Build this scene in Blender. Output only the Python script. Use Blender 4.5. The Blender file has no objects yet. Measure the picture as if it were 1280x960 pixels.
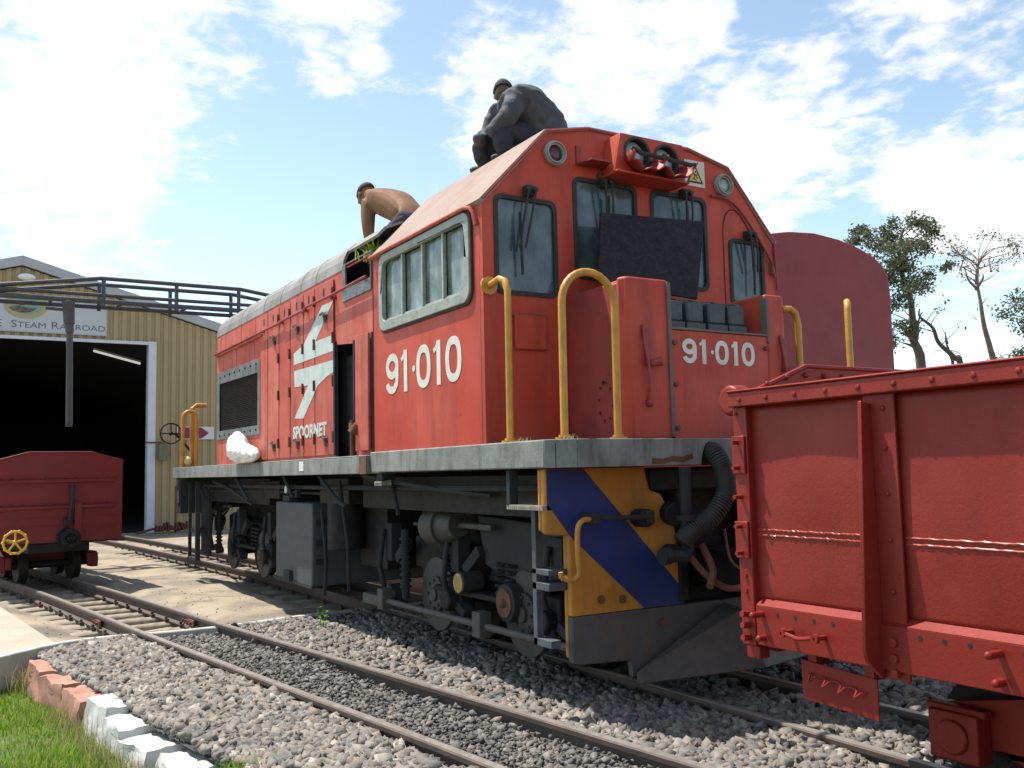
import bpy, bmesh, math, random
import numpy as np
from mathutils import Vector, Matrix, noise as mnoise
from mathutils.geometry import tessellate_polygon
random.seed(7); rng = np.random.default_rng(7)
S = bpy.context.scene; COL = S.collection
R = math.radians
# ------------------------------------------------------------------ camera
def make_camera():
    yaw, pit, rol, f = 2.60001202, 0.0922957768, 0.0224276448, 1168.6138
    F = Vector((math.cos(yaw)*math.cos(pit), math.sin(yaw)*math.cos(pit), math.sin(pit)))
    r = Vector((math.sin(yaw), -math.cos(yaw), 0)); d = F.cross(r)
    r2 = math.cos(rol)*r+math.sin(rol)*d; d2 = -math.sin(rol)*r+math.cos(rol)*d
    cd = bpy.data.cameras.new('camera'); co = bpy.data.objects.new('camera', cd); COL.objects.link(co)
    m = Matrix((r2, -d2, -F)).transposed().to_4x4(); m.translation = Vector((4.69, -3.84, 1.25))
    co.matrix_world = m
    cd.sensor_width = 36; cd.lens = f/1280*36; cd.clip_end = 3000; cd.clip_start = .05
    S.camera = co
make_camera()
# ------------------------------------------------------------------ light
SUN = Vector((-.41, -.25, 1)).normalized()
elev = math.asin(SUN.z)
sd = bpy.data.lights.new('sun', 'SUN'); so = bpy.data.objects.new('sun', sd); COL.objects.link(so)
sd.energy = 5.0; sd.angle = R(.53); sd.color = (1, .95, .88)
so.rotation_euler = (-SUN).to_track_quat('-Z', 'Y').to_euler(); so.location = (0, 0, 20)
W = bpy.data.worlds.new('World'); S.world = W; W.use_nodes = True
def world():
    nt = W.node_tree; N = nt.nodes; L = nt.links; N.clear()
    out = N.new('ShaderNodeOutputWorld'); bg = N.new('ShaderNodeBackground'); L.new(bg.outputs[0], out.inputs[0])
    sky = N.new('ShaderNodeTexSky'); sky.sky_type = 'NISHITA'; sky.sun_disc = False
    sky.sun_elevation = elev; sky.sun_rotation = math.atan2(SUN.x, SUN.y); sky.altitude = 1600; sky.air_density = 1.0; sky.dust_density = 1.6; sky.ozone_density = 1.2
    tc = N.new('ShaderNodeTexCoord')
    def vm(op, a, b=None):
        n = N.new('ShaderNodeVectorMath'); n.operation = op
        for i, v in enumerate((a, b)):
            if v is None: continue
            if hasattr(v, 'links'): L.new(v, n.inputs[i])
            else: n.inputs[i].default_value = v
        return n
    def ma(op, a, b=0., c=0.):
        n = N.new('ShaderNodeMath'); n.operation = op
        for i, v in enumerate((a, b, c)):
            if hasattr(v, 'links'): L.new(v, n.inputs[i])
            else: n.inputs[i].default_value = v
        return n.outputs[0]
    d = tc.outputs['Generated']
    sp = N.new('ShaderNodeSeparateXYZ'); L.new(d, sp.inputs[0])
    z = ma('ADD', ma('MAXIMUM', sp.outputs[2], 0.0), .16)
    cb = N.new('ShaderNodeCombineXYZ'); L.new(ma('DIVIDE', sp.outputs[0], z), cb.inputs[0]); L.new(ma('DIVIDE', sp.outputs[1], z), cb.inputs[1])
    def nz(scale, detail, rough, dist, off):
        n = N.new('ShaderNodeTexNoise'); n.inputs['Scale'].default_value = scale; n.inputs['Detail'].default_value = detail
        n.inputs['Roughness'].default_value = rough; n.inputs['Distortion'].default_value = dist
        L.new(vm('ADD', cb.outputs[0], off).outputs[0], n.inputs['Vector']); return n.outputs['Fac']
    big = nz(1.6, 2, .5, .2, (3.1, 7.7, 0)); fine = nz(8.5, 8, .58, .25, (1.3, 2.2, 4)); mot = nz(20, 5, .55, .6, (5, 1, 2))
    v = ma('ADD', ma('MULTIPLY', big, .22), ma('ADD', ma('MULTIPLY', fine, .54), ma('MULTIPLY', mot, .30)))
    # broad banks of cloud lie in these directions
    for (dx, dy, dz), w, k in CLOUDS:
        dot = vm('DOT_PRODUCT', vm('NORMALIZE', d).outputs[0], Vector((dx, dy, dz)).normalized()).outputs['Value']
        mr = N.new('ShaderNodeMapRange'); mr.interpolation_type = 'SMOOTHERSTEP'
        mr.inputs['From Min'].default_value = math.cos(R(w)); mr.inputs['From Max'].default_value = 1.0
        mr.inputs['To Min'].default_value = 0; mr.inputs['To Max'].default_value = k
        L.new(dot, mr.inputs['Value']); v = ma('ADD', v, mr.outputs[0])
    cr = N.new('ShaderNodeMapRange'); cr.interpolation_type = 'SMOOTHSTEP'; cr.inputs['From Min'].default_value = .53; cr.inputs['From Max'].default_value = .72; cr.clamp = True
    L.new(v, cr.inputs['Value'])
    hz = N.new('ShaderNodeMapRange'); hz.inputs['From Min'].default_value = 0; hz.inputs['From Max'].default_value = .07
    L.new(sp.outputs[2], hz.inputs['Value'])
    skm = N.new('ShaderNodeMix'); skm.data_type = 'RGBA'; skm.blend_type = 'MULTIPLY'; skm.inputs[0].default_value = 1
    L.new(sky.outputs[0], skm.inputs[6]); skm.inputs[7].default_value = (1.75, 1.6, 1.3, 1)
    mx = N.new('ShaderNodeMix'); mx.data_type = 'RGBA'
    L.new(ma('MULTIPLY', ma('MULTIPLY', cr.outputs[0], hz.outputs[0]), .93), mx.inputs[0]); L.new(skm.outputs[2], mx.inputs[6]); mx.inputs[7].default_value = (6.1, 6.2, 6.3, 1)
    L.new(mx.outputs[2], bg.inputs[0]); bg.inputs[1].default_value = .13
CLOUDS = [((-0.93, 0.068, 0.361), 13, 0.07), ((-0.897, 0.145, 0.418), 9, 0.12), ((-0.956, 0.071, 0.285), 7, 0.08), ((-0.94, 0.118, 0.319), 6, 0.08), ((-0.969, 0.094, 0.229), 6, 0.02), ((-0.841, 0.322, 0.435), 5, 0.16), ((-0.845, 0.383, 0.374), 4, 0.0), ((-0.921, 0.257, 0.294), 8, -0.1), ((-0.92, 0.324, 0.218), 9, -0.12), ((-0.818, 0.389, 0.424), 3, -0.06), ((-0.692, 0.574, 0.437), 7, 0.15), ((-0.794, 0.467, 0.389), 6, 0.12), ((-0.732, 0.562, 0.384), 4, 0.05), ((-0.869, 0.375, 0.322), 6, -0.06), ((-0.635, 0.685, 0.356), 6, 0.12), ((-0.673, 0.676, 0.301), 6, 0.12), ((-0.599, 0.694, 0.4), 5, -0.02), ((-0.688, 0.628, 0.364), 2.5, -0.08), ((-0.54, 0.736, 0.409), 5, 0.09), ((-0.477, 0.796, 0.373), 4, 0.1), ((-0.494, 0.766, 0.411), 4, 0.06), ((-0.579, 0.754, 0.309), 4, 0.08), ((-0.497, 0.827, 0.264), 6, 0.17), ((-0.551, 0.796, 0.251), 4, 0.13), ((-0.487, 0.853, 0.188), 5, 0.08), ((-0.517, 0.791, 0.326), 3, -0.08), ((-0.642, 0.73, 0.233), 4, 0.02), ((-0.607, 0.759, 0.236), 3, -0.06), ((-0.543, 0.831, 0.119), 6, -0.06), ((-0.54, 0.83, 0.142), 5, 0.03), ((-0.577, 0.733, 0.36), 4, 0.02), ((-0.763, 0.543, 0.35), 3, 0.04)]
world()
S.view_settings.view_transform = 'Standard'; S.view_settings.look = 'None'; S.view_settings.gamma = 1; S.view_settings.use_curve_mapping = False
S.view_settings.exposure = .5
S.render.engine = 'CYCLES'
try: S.cycles.max_bounces = 6; S.cycles.diffuse_bounces = 1; S.cycles.glossy_bounces = 3; S.cycles.transmission_bounces = 4; S.cycles.transparent_max_bounces = 8
except Exception: pass

# ------------------------------------------------------------------ materials
MATS = {}
def M(name, c, c2=None, sc=3., rough=.6, metal=0., bump=0., bsc=20., dirt=None, dirt_amt=.5, dsc=(3, 3, .6), chips=None, chip_amt=.0, buckle=0., coat=0., ior=1.5, lo=.38, hi=.66, spec=.5):
    """mottled surface: base colour c varied to c2, streaks of dirt, chips, fine bump and sheet-metal buckling"""
    if name in MATS: return MATS[name]
    m = bpy.data.materials.new(name); m.use_nodes = True; MATS[name] = m
    nt = m.node_tree; N = nt.nodes; L = nt.links; b = N['Principled BSDF']
    tc = N.new('ShaderNodeTexCoord').outputs['Object']
    def noise(scale, detail=5, vec=None, rgh=.6, dist=0.):
        n = N.new('ShaderNodeTexNoise'); n.inputs['Scale'].default_value = scale; n.inputs['Detail'].default_value = detail
        n.inputs['Roughness'].default_value = rgh; n.inputs['Distortion'].default_value = dist; L.new(vec if vec is not None else tc, n.inputs['Vector']); return n.outputs['Fac']
    def ramp(v, a, bb):
        r = N.new('ShaderNodeMapRange'); r.inputs['From Min'].default_value = a; r.inputs['From Max'].default_value = bb; L.new(v, r.inputs['Value']); return r.outputs[0]
    def mix(f, a, bb):
        x = N.new('ShaderNodeMix'); x.data_type = 'RGBA'
        if hasattr(f, 'links'): L.new(f, x.inputs[0])
        else: x.inputs[0].default_value = f
        for i, v in ((6, a), (7, bb)):
            if hasattr(v, 'links'): L.new(v, x.inputs[i])
            else: x.inputs[i].default_value = (*v, 1)
        return x.outputs[2]
    def mul(a, k):
        n = N.new('ShaderNodeMath'); n.operation = 'MULTIPLY'; L.new(a, n.inputs[0])
        if hasattr(k, 'links'): L.new(k, n.inputs[1])
        else: n.inputs[1].default_value = k
        return n.outputs[0]
    col = c
    if c2: col = mix(ramp(noise(sc, 7), lo, hi), c, c2)
    if dirt:
        mp = N.new('ShaderNodeMapping'); mp.inputs['Scale'].default_value = dsc; L.new(tc, mp.inputs[0])
        col = mix(mul(ramp(noise(2.2, 8, mp.outputs[0], .65), .48, .75), dirt_amt), col, dirt)
    if chips:
        col = mix(mul(ramp(noise(11, 9, None, .7), .66-chip_amt, .69-chip_amt), .85), col, chips)
    if hasattr(col, 'links'): L.new(col, b.inputs['Base Color'])
    else: b.inputs['Base Color'].default_value = (*col, 1)
    rr_ = N.new('ShaderNodeMapRange'); rr_.inputs['To Min'].default_value = max(.02, rough-.12); rr_.inputs['To Max'].default_value = min(1, rough+.15)
    L.new(noise(sc*2.3, 5), rr_.inputs['Value']); L.new(rr_.outputs[0], b.inputs['Roughness'])
    b.inputs['Metallic'].default_value = metal; b.inputs['IOR'].default_value = ior; b.inputs['Coat Weight'].default_value = coat; b.inputs['Specular IOR Level'].default_value = spec
    nrm = None
    if buckle:
        bp = N.new('ShaderNodeBump'); bp.inputs['Strength'].default_value = .9; bp.inputs['Distance'].default_value = buckle
        L.new(noise(1.9, 1.5, None, .4), bp.inputs['Height']); nrm = bp.outputs[0]
    if bump:
        bp = N.new('ShaderNodeBump'); bp.inputs['Strength'].default_value = bump; bp.inputs['Distance'].default_value = .004
        L.new(noise(bsc, 6, None, .65), bp.inputs['Height'])
        if nrm: L.new(nrm, bp.inputs['Normal'])
        nrm = bp.outputs[0]
    if nrm: L.new(nrm, b.inputs['Normal'])
    return m
red = M('loco red paint', (.47, .048, .024), (.53, .085, .05), 1.6, .5, dirt=(.20, .032, .02), dirt_amt=.75, dsc=(2.6, 2.6, .45), chips=(.10, .045, .03), chip_amt=-.012, bump=.25, bsc=60, buckle=.018, spec=.32)
redf = M('faded red paint', (.50, .085, .055), (.58, .18, .13), 2.6, .6, dirt=(.22, .055, .04), dirt_amt=.85, dsc=(3, 3, .35), chips=(.12, .055, .04), chip_amt=-.005, bump=.3, bsc=60, buckle=.022, spec=.3)
redd = M('grimy red paint', (.36, .05, .038), (.25, .04, .035), 3, .55, dirt=(.12, .03, .025), dirt_amt=.6, bump=.3, bsc=60)
roofc = M('cab roof dusty paint', (.32, .235, .19), (.27, .17, .13), 2.2, .65, spec=.25, dirt=(.38, .31, .26), dirt_amt=.5, bump=.2, bsc=40, buckle=.01)
roofg = M('hood roof pale grey paint', (.23, .22, .21), (.31, .30, .29), 3, .6, spec=.3, dirt=(.12, .11, .10), dirt_amt=.7, bump=.3, bsc=30, buckle=.015)
wred = M('wagon red oxide paint', (.215, .016, .011), (.27, .028, .02), 2.0, .45, dirt=(.17, .016, .011), dirt_amt=.7, bump=.3, bsc=90, buckle=.012, spec=.3)
wred2 = M('wagon red oxide fittings', (.24, .020, .013), (.20, .016, .011), 4, .45, bump=.3, bsc=80, spec=.3)
lwred = M('far wagon red paint', (.19, .015, .016), (.155, .013, .015), 2.5, .5, dirt=(.2, .02, .02), dirt_amt=.4, bump=.3, bsc=50, buckle=.015)
sill = M('sill grey paint', (.25, .26, .245), (.17, .175, .16), 5, .75, dirt=(.085, .075, .06), dirt_amt=.9, dsc=(5, 5, 1.2), chips=(.23, .10, .07), chip_amt=-.01, bump=.6, bsc=45)
dark = M('greasy underframe black', (.011, .011, .013), (.022, .020, .018), 8, .65, spec=.25, dirt=(.038, .032, .027), dirt_amt=.6, dsc=(6, 6, 6), bump=.8, bsc=40)
dgrey = M('dusty dark grey steel', (.026, .029, .035), (.038, .038, .038), 5, .75, spec=.25, dirt=(.035, .032, .03), dirt_amt=.8, dsc=(4, 4, 1.5), bump=.6, bsc=40)
tankg = M('box panel grey', (.062, .072, .084), (.05, .058, .066), 4, .55, dirt=(.05, .05, .05), dirt_amt=.7, bump=.3, bsc=30)
steel = M('worn steel', (.18, .17, .16), (.12, .10, .09), 7, .5, .6, bump=.4, bsc=60)
yel = M('handrail yellow', (.60, .30, .028), (.50, .23, .03), 7, .45, dirt=(.22, .11, .03), dirt_amt=.7, dsc=(8, 8, 3), bump=.4, bsc=80)
yelv = M('valance yellow paint', (.52, .23, .028), (.40, .17, .025), 4, .55, dirt=(.22, .11, .04), dirt_amt=.75, dsc=(5, 5, 1.2), chips=(.13, .07, .04), chip_amt=-.02, bump=.3, bsc=40)
bluev = M('valance blue paint', (.012, .038, .19), (.012, .030, .13), 4, .5, dirt=(.03, .035, .06), dirt_amt=.7, dsc=(5, 5, 1.2), bump=.3, bsc=40)
white = M('old white lettering', (.72, .72, .66), (.60, .60, .54), 8, .6, dirt=(.50, .42, .34), dirt_amt=.6, dsc=(6, 6, 3), chips=(.5, .2, .14), chip_amt=-.03)
logow = M('patchy logo paint', (.56, .62, .58), (.46, .54, .50), 6, .6, dirt=(.32, .37, .34), dirt_amt=.6, dsc=(7, 7, 5), chips=(.5, .2, .14), chip_amt=-.035)
rubber = M('black rubber', (.02, .022, .022), (.035, .035, .03), 12, .7, bump=.4)
wframe = M('window frame grey green', (.36, .39, .35), (.27, .30, .26), 9, .55, dirt=(.12, .12, .10), dirt_amt=.6, dsc=(8, 8, 8), bump=.4, bsc=60)
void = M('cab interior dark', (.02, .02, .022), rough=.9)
board = M('weathered black board', (.010, .009, .011), (.022, .020, .024), 14, .6, spec=.2, dirt=(.07, .07, .075), dirt_amt=.35, dsc=(5, 12, 22), bump=.9, bsc=26)
batt = M('battery case dark plastic', (.035, .042, .055), (.05, .056, .065), 9, .5, dirt=(.11, .115, .12), dirt_amt=.45, dsc=(6, 6, 6), bump=.3)
rust = M('rust', (.17, .075, .04), (.10, .045, .03), 12, .85, bump=.8, bsc=50)
rail_m = M('rail steel with rust sides', (.115, .08, .062), (.08, .058, .048), 12, .7, .2, bump=.5, bsc=60)
railtop = M('worn rail head', (.34, .31, .28), (.26, .22, .19), 14, .4, .35, bump=.2, bsc=50)
def glass(name, col, rough, alpha, dirtc, lo=.42, hi=.7):
    m = bpy.data.materials.new(name); m.use_nodes = True; nt = m.node_tree; N = nt.nodes; L = nt.links; b = N['Principled BSDF']
    tc = N.new('ShaderNodeTexCoord').outputs['Object']; mp = N.new('ShaderNodeMapping'); mp.inputs['Scale'].default_value = (2.6, 2.6, 1.5); L.new(tc, mp.inputs[0])
    n = N.new('ShaderNodeTexNoise'); n.inputs['Scale'].default_value = 3.2; n.inputs['Detail'].default_value = 8; L.new(mp.outputs[0], n.inputs['Vector'])
    r = N.new('ShaderNodeMapRange'); r.inputs['From Min'].default_value = lo; r.inputs['From Max'].default_value = hi; L.new(n.outputs['Fac'], r.inputs['Value'])
    x = N.new('ShaderNodeMix'); x.data_type = 'RGBA'; L.new(r.outputs[0], x.inputs[0]); x.inputs[6].default_value = (*col, 1); x.inputs[7].default_value = (*dirtc, 1)
    L.new(x.outputs[2], b.inputs['Base Color']); b.inputs['Roughness'].default_value = rough; b.inputs['IOR'].default_value = 1.6
    a = N.new('ShaderNodeMapRange'); a.inputs['To Min'].default_value = alpha; a.inputs['To Max'].default_value = min(1, alpha+.3); L.new(r.outputs[0], a.inputs['Value']); L.new(a.outputs[0], b.inputs['Alpha'])
    return m
glf = glass('windscreen glass', (.065, .095, .11), .10, .80, (.12, .15, .16))
gls = glass('dusty side glass', (.13, .18, .155), .08, .72, (.30, .35, .31))
lens = glass('lamp lens', (.30, .36, .36), .12, 1., (.22, .26, .26))

# ------------------------------------------------------------------ mesh builder
WHOLE = {'running_number','hazard_symbol','arrow_logo','seam','panel_seam','paint_chips','grille_slats','leaves','lettering','corrugation','planks','stem','needles'}
class MB:
    def __init__(s): s.v = []; s.f = []; s.g = []
    def add(s, v, f):
        s.g.append((len(s.v), len(s.v)+len(v), len(s.f), len(s.f)+len(f)))
        o = len(s.v); s.v += [tuple(p) for p in v]; s.f += [tuple(i+o for i in q) for q in f]; return s
    def box(s, x0, y0, z0, x1, y1, z1, rot=None, piv=None):
        v = [Vector(p) for p in ((x0,y0,z0),(x1,y0,z0),(x1,y1,z0),(x0,y1,z0),(x0,y0,z1),(x1,y0,z1),(x1,y1,z1),(x0,y1,z1))]
        if rot is not None:
            c = Vector(piv) if piv else Vector(((x0+x1)/2,(y0+y1)/2,(z0+z1)/2)); v = [c+rot@(p-c) for p in v]
        return s.add(v, [(0,3,2,1),(4,5,6,7),(0,1,5,4),(1,2,6,5),(2,3,7,6),(3,0,4,7)])
    def cyl(s, a, b, r, r2=None, n=16):
        r2 = r if r2 is None else r2
        a = Vector(a); b = Vector(b); d = (b-a).normalized(); u = d.orthogonal().normalized(); w = d.cross(u)
        v = [a+(u*math.cos(t)+w*math.sin(t))*r for t in [2*math.pi*i/n for i in range(n)]]+[b+(u*math.cos(t)+w*math.sin(t))*r2 for t in [2*math.pi*i/n for i in range(n)]]
        f = [(i,(i+1)%n,n+(i+1)%n,n+i) for i in range(n)]+[tuple(range(n-1,-1,-1)),tuple(range(n,2*n))]
        return s.add(v, f)
    def ring(s, c, axis, r0, r1, h, n=24):
        """flat annulus of thickness h about axis"""
        c = Vector(c); d = Vector(axis).normalized(); u = d.orthogonal().normalized(); w = d.cross(u); v = []
        for (r, k) in ((r0,0),(r1,0),(r1,1),(r0,1)):
            v += [c+d*h*k+(u*math.cos(2*math.pi*i/n)+w*math.sin(2*math.pi*i/n))*r for i in range(n)]
        f = []
        for q in range(4):
            for i in range(n): f.append((q*n+i, q*n+(i+1)%n, ((q+1)%4)*n+(i+1)%n, ((q+1)%4)*n+i))
        return s.add(v, f)
    def tube(s, pts, r, n=8, closed=False, caps=True):
        pts = [Vector(p) for p in pts]; m = len(pts); rs = r if isinstance(r, (list, tuple)) else [r]*m; v = []; prev = None
        for i, p in enumerate(pts):
            if closed: t = pts[(i+1)%m]-pts[i-1]
            else: t = pts[min(i+1,m-1)]-pts[max(i-1,0)]
            t.normalize()
            if prev is None: u = t.orthogonal().normalized()
            else:
                u = prev-t*prev.dot(t)
                u = u.normalized() if u.length > 1e-6 else t.orthogonal().normalized()
            prev = u; w = t.cross(u)
            v += [p+(u*math.cos(2*math.pi*k/n)+w*math.sin(2*math.pi*k/n))*rs[i] for k in range(n)]
        f = []
        for i in range(m if closed else m-1):
            j = (i+1)%m
            for k in range(n): f.append((i*n+k, i*n+(k+1)%n, j*n+(k+1)%n, j*n+k))
        if caps and not closed: f += [tuple(range(n-1,-1,-1)), tuple(range((m-1)*n, m*n))]
        return s.add(v, f)
    def plate(s, outline, holes, axis, a, b):
        """flat plate with holes, in the plane across `axis`, from a to b"""
        loops = [list(outline)]+[list(h) for h in holes]
        flat = [p for l in loops for p in l]
        tris = tessellate_polygon([[Vector((p[0],p[1],0)) for p in l] for l in loops])
        def P(p, c):
            return (p[0],c,p[1]) if axis == 'y' else ((c,p[0],p[1]) if axis == 'x' else (p[0],p[1],c))
        n = len(flat); v = [P(p,a) for p in flat]+[P(p,b) for p in flat]
        f = [tuple(t) for t in tris]+[tuple(i+n for i in reversed(t)) for t in tris]
        o = 0
        for l in loops:
            k = len(l)
            for i in range(k): f.append((o+i, o+(i+1)%k, n+o+(i+1)%k, n+o+i))
            o += k
        return s.add(v, f)
    def sphere(s, c, r, n=12, m=8, sc=(1,1,1)):
        c = Vector(c); v = [c+Vector((0,0,-r*sc[2]))]
        for j in range(1, m):
            a = -math.pi/2+math.pi*j/m
            v += [c+Vector((r*sc[0]*math.cos(a)*math.cos(2*math.pi*i/n), r*sc[1]*math.cos(a)*math.sin(2*math.pi*i/n), r*sc[2]*math.sin(a))) for i in range(n)]
        v.append(c+Vector((0,0,r*sc[2]))); f = [(0, 1+(i+1)%n, 1+i) for i in range(n)]
        for j in range(m-2):
            for i in range(n): f.append((1+j*n+i, 1+j*n+(i+1)%n, 1+(j+1)*n+(i+1)%n, 1+(j+1)*n+i))
        t = len(v)-1; f += [(t, 1+(m-2)*n+i, 1+(m-2)*n+(i+1)%n) for i in range(n)]
        return s.add(v, f)
    def sweep(s, prof, pts, up=Vector((0,0,1))):
        """closed 2-D profile (side, up) carried along points"""
        pts = [Vector(p) for p in pts]; n = len(prof); v = []
        for i, p in enumerate(pts):
            t = (pts[min(i+1,len(pts)-1)]-pts[max(i-1,0)]).normalized(); sd = t.cross(up).normalized(); u = sd.cross(t)
            v += [p+sd*a+u*b for a, b in prof]
        f = []
        for i in range(len(pts)-1):
            for k in range(n): f.append((i*n+k, i*n+(k+1)%n, (i+1)*n+(k+1)%n, (i+1)*n+k))
        f += [tuple(range(n-1,-1,-1)), tuple(range((len(pts)-1)*n, len(pts)*n))]
        return s.add(v, f)
    def clusters(s):
        """groups of added shapes that touch each other"""
        bb = []
        for a, b, _, _ in s.g:
            q = np.array([tuple(p) for p in s.v[a:b]]); bb.append((q.min(0)-.003, q.max(0)+.003))
        par = list(range(len(bb)))
        def find(i):
            while par[i] != i: i = par[i]
            return i
        for i in range(len(bb)):
            for j in range(i):
                if (bb[i][0] <= bb[j][1]).all() and (bb[j][0] <= bb[i][1]).all(): par[find(i)] = find(j)
        out = {}
        for i in range(len(bb)): out.setdefault(find(i), []).append(i)
        return list(out.values())
    def build(s, name, mat, parent=None, bevel=0, smooth=35, recalc=True, seg=2, split=True):
        if parent is not None and split and len(s.g) > 1 and name not in WHOLE:
            cl = s.clusters()
            if 1 < len(cl) <= 24:
                first = None
                for ids in cl:
                    m = MB()
                    for i in ids:
                        a, b, fa, fb = s.g[i]; m.add(s.v[a:b], [tuple(k-a for k in f) for f in s.f[fa:fb]])
                    o = m.build(name, mat, parent, bevel, smooth, recalc, seg, False); first = first or o
                return first
        me = bpy.data.meshes.new(name); me.from_pydata(s.v, [], s.f)
        if recalc:
            bm = bmesh.new(); bm.from_mesh(me); bmesh.ops.recalc_face_normals(bm, faces=bm.faces); bm.to_mesh(me); bm.free()
        o = bpy.data.objects.new(name, me); COL.objects.link(o)
        if mat: me.materials.append(mat)
        if smooth: me.shade_smooth(); me.set_sharp_from_angle(angle=R(smooth))
        if bevel:
            b = o.modifiers.new('bevel', 'BEVEL'); b.width = bevel; b.segments = seg; b.limit_method = 'ANGLE'; b.angle_limit = R(40)
        if parent is not None: o.parent = parent
        return o
def rr(u0, v0, u1, v1, r, n=5):
    out = []
    for (cx, cy, a0) in ((u1-r, v0+r, -90), (u1-r, v1-r, 0), (u0+r, v1-r, 90), (u0+r, v0+r, 180)):
        for i in range(n+1):
            t = R(a0+90*i/n); out.append((cx+r*math.cos(t), cy+r*math.sin(t)))
    return out
def circ(cx, cy, r, n=24): return [(cx+r*math.cos(2*math.pi*i/n), cy+r*math.sin(2*math.pi*i/n)) for i in range(n)]
def spl(pts, k=8):
    """Catmull-Rom through points"""
    P = [Vector(p) for p in pts]; P = [P[0]*2-P[1]]+P+[P[-1]*2-P[-2]]; out = []
    for i in range(1, len(P)-2):
        for j in range(k):
            t = j/k; a, b, c, d = P[i-1:i+3]
            out.append(.5*((2*b)+(c-a)*t+(2*a-5*b+4*c-d)*t*t+(3*b-a-3*c+d)*t**3))
    out.append(P[-2]); return out
def props(o, label=None, cat=None, group=None, kind=None):
    if label: o['label'] = label
    if cat: o['category'] = cat
    if group: o['group'] = group
    if kind: o['kind'] = kind
    return o
def thing(name, label, cat, loc=(0,0,0), rotz=0, group=None):
    o = bpy.data.objects.new(name, None); COL.objects.link(o); o.empty_display_size = .2
    o.location = loc; o.rotation_euler = (0,0,rotz); return props(o, label, cat, group)
def settle(o):
    """put a one-mesh thing's origin at its base"""
    me = o.data; n = len(me.vertices); a = np.empty(n*3); me.vertices.foreach_get('co', a); a = a.reshape(-1,3)
    c = (a.min(0)+a.max(0))/2; c[2] = a[:,2].min(); a -= c; me.vertices.foreach_set('co', a.ravel()); me.update(); o.location = Vector(c)+o.location
    return o
def single(mb, name, mat, label, cat, group=None, **k): return props(settle(mb.build(name, mat, **k)), label, cat, group)
def copy_tree(o, parent=None):
    c = o.copy(); COL.objects.link(c)
    if parent is not None: c.parent = parent
    for ch in list(o.children): copy_tree(ch, c)
    return c
def ribbon(mb, pts, w, axis, base, h, closed=False, org=(0,0)):
    """flat brush stroke of width w along 2-D points, standing h proud of base"""
    P = [Vector(p)+Vector(org) for p in pts]; n = len(P); L_ = []; R_ = []
    for i in range(n):
        t = (P[(i+1)%n]-P[i-1]) if closed else (P[min(i+1,n-1)]-P[max(i-1,0)])
        t.normalize(); nn = Vector((-t.y, t.x)); L_.append(P[i]+nn*w/2); R_.append(P[i]-nn*w/2)
    def Q(p, c): return (p[0],c,p[1]) if axis == 'y' else (c,p[0],p[1])
    v = []
    for i in range(n): v += [Q(L_[i],base), Q(R_[i],base), Q(L_[i],base+h), Q(R_[i],base+h)]
    f = []
    for i in range(n if closed else n-1):
        a = i*4; b = ((i+1)%n)*4
        f += [(a+2,a+3,b+3,b+2),(a,b,b+1,a+1),(a,a+2,b+2,b),(a+1,b+1,b+3,a+3)]
    if not closed: f += [(0,1,3,2), ((n-1)*4,(n-1)*4+2,(n-1)*4+3,(n-1)*4+1)]
    mb.add(v, f)
def digits(mb, text, x, z, h, cw, sw, axis, base, t):
    """stencilled running number drawn in strokes"""
    for ch in text:
        if ch == '0':
            ribbon(mb, [(cw*.5+(cw-sw)*.5*math.copysign(abs(math.cos(a))**.8,math.cos(a)), h*.5+(h-sw)*.5*math.copysign(abs(math.sin(a))**.85,math.sin(a))) for a in [2*math.pi*i/28 for i in range(28)]], sw, axis, base, t, True, (x,z)); x += cw*1.16
        elif ch == '1':
            ribbon(mb, [(cw*.38,0),(cw*.38,h)], sw*1.05, axis, base, t, False, (x,z))
            ribbon(mb, [(cw*.06,h*.78),(cw*.2,h*.83),(cw*.38,h*.97)], sw*.6, axis, base+t*.3, t, False, (x,z)); x += cw*.82
        elif ch == '9':
            ribbon(mb, [(cw*.5+(cw-sw)*.5*math.cos(a), h*.68+(h*.64-sw)*.5*math.sin(a)) for a in [2*math.pi*i/24 for i in range(24)]], sw, axis, base, t, True, (x,z))
            ribbon(mb, [(cw-sw*.5,h*.66),(cw-sw*.5,h*.42),(cw-sw*.62,h*.24),(cw*.66,sw*.62),(cw*.5,sw*.5),(cw*.3,sw*.62),(sw*.62,h*.2),(sw*.5,h*.27)], sw, axis, base+t*.3, t, False, (x,z)); x += cw*1.16
        elif ch == '.':
            mb.plate(circ(x+cw*.16, z+h*.5, sw*.42, 12), [], axis, base, base+t); x += cw*.36
def text_mesh(body, size, mat, name, parent, offset=0., smallcaps=False, extrude=.001, sx=1.0):
    c = bpy.data.curves.new(name, 'FONT'); c.body = body; c.size = size; c.offset = offset; c.extrude = extrude; c.resolution_u = 3
    if smallcaps:
        for i, ch in enumerate(body):
            if ch.islower(): c.body_format[i].use_small_caps = True
        c.small_caps_scale = .78
    o = bpy.data.objects.new(name, c); COL.objects.link(o); dg = bpy.context.evaluated_depsgraph_get(); dg.update()
    me = bpy.data.meshes.new_from_object(o.evaluated_get(dg)); bpy.data.objects.remove(o); bpy.data.curves.remove(c)
    me.materials.clear(); me.materials.append(mat)
    me.transform(Matrix.Diagonal((sx,1,1,1)))
    o = bpy.data.objects.new(name, me); COL.objects.link(o); o.parent = parent; return o

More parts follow.
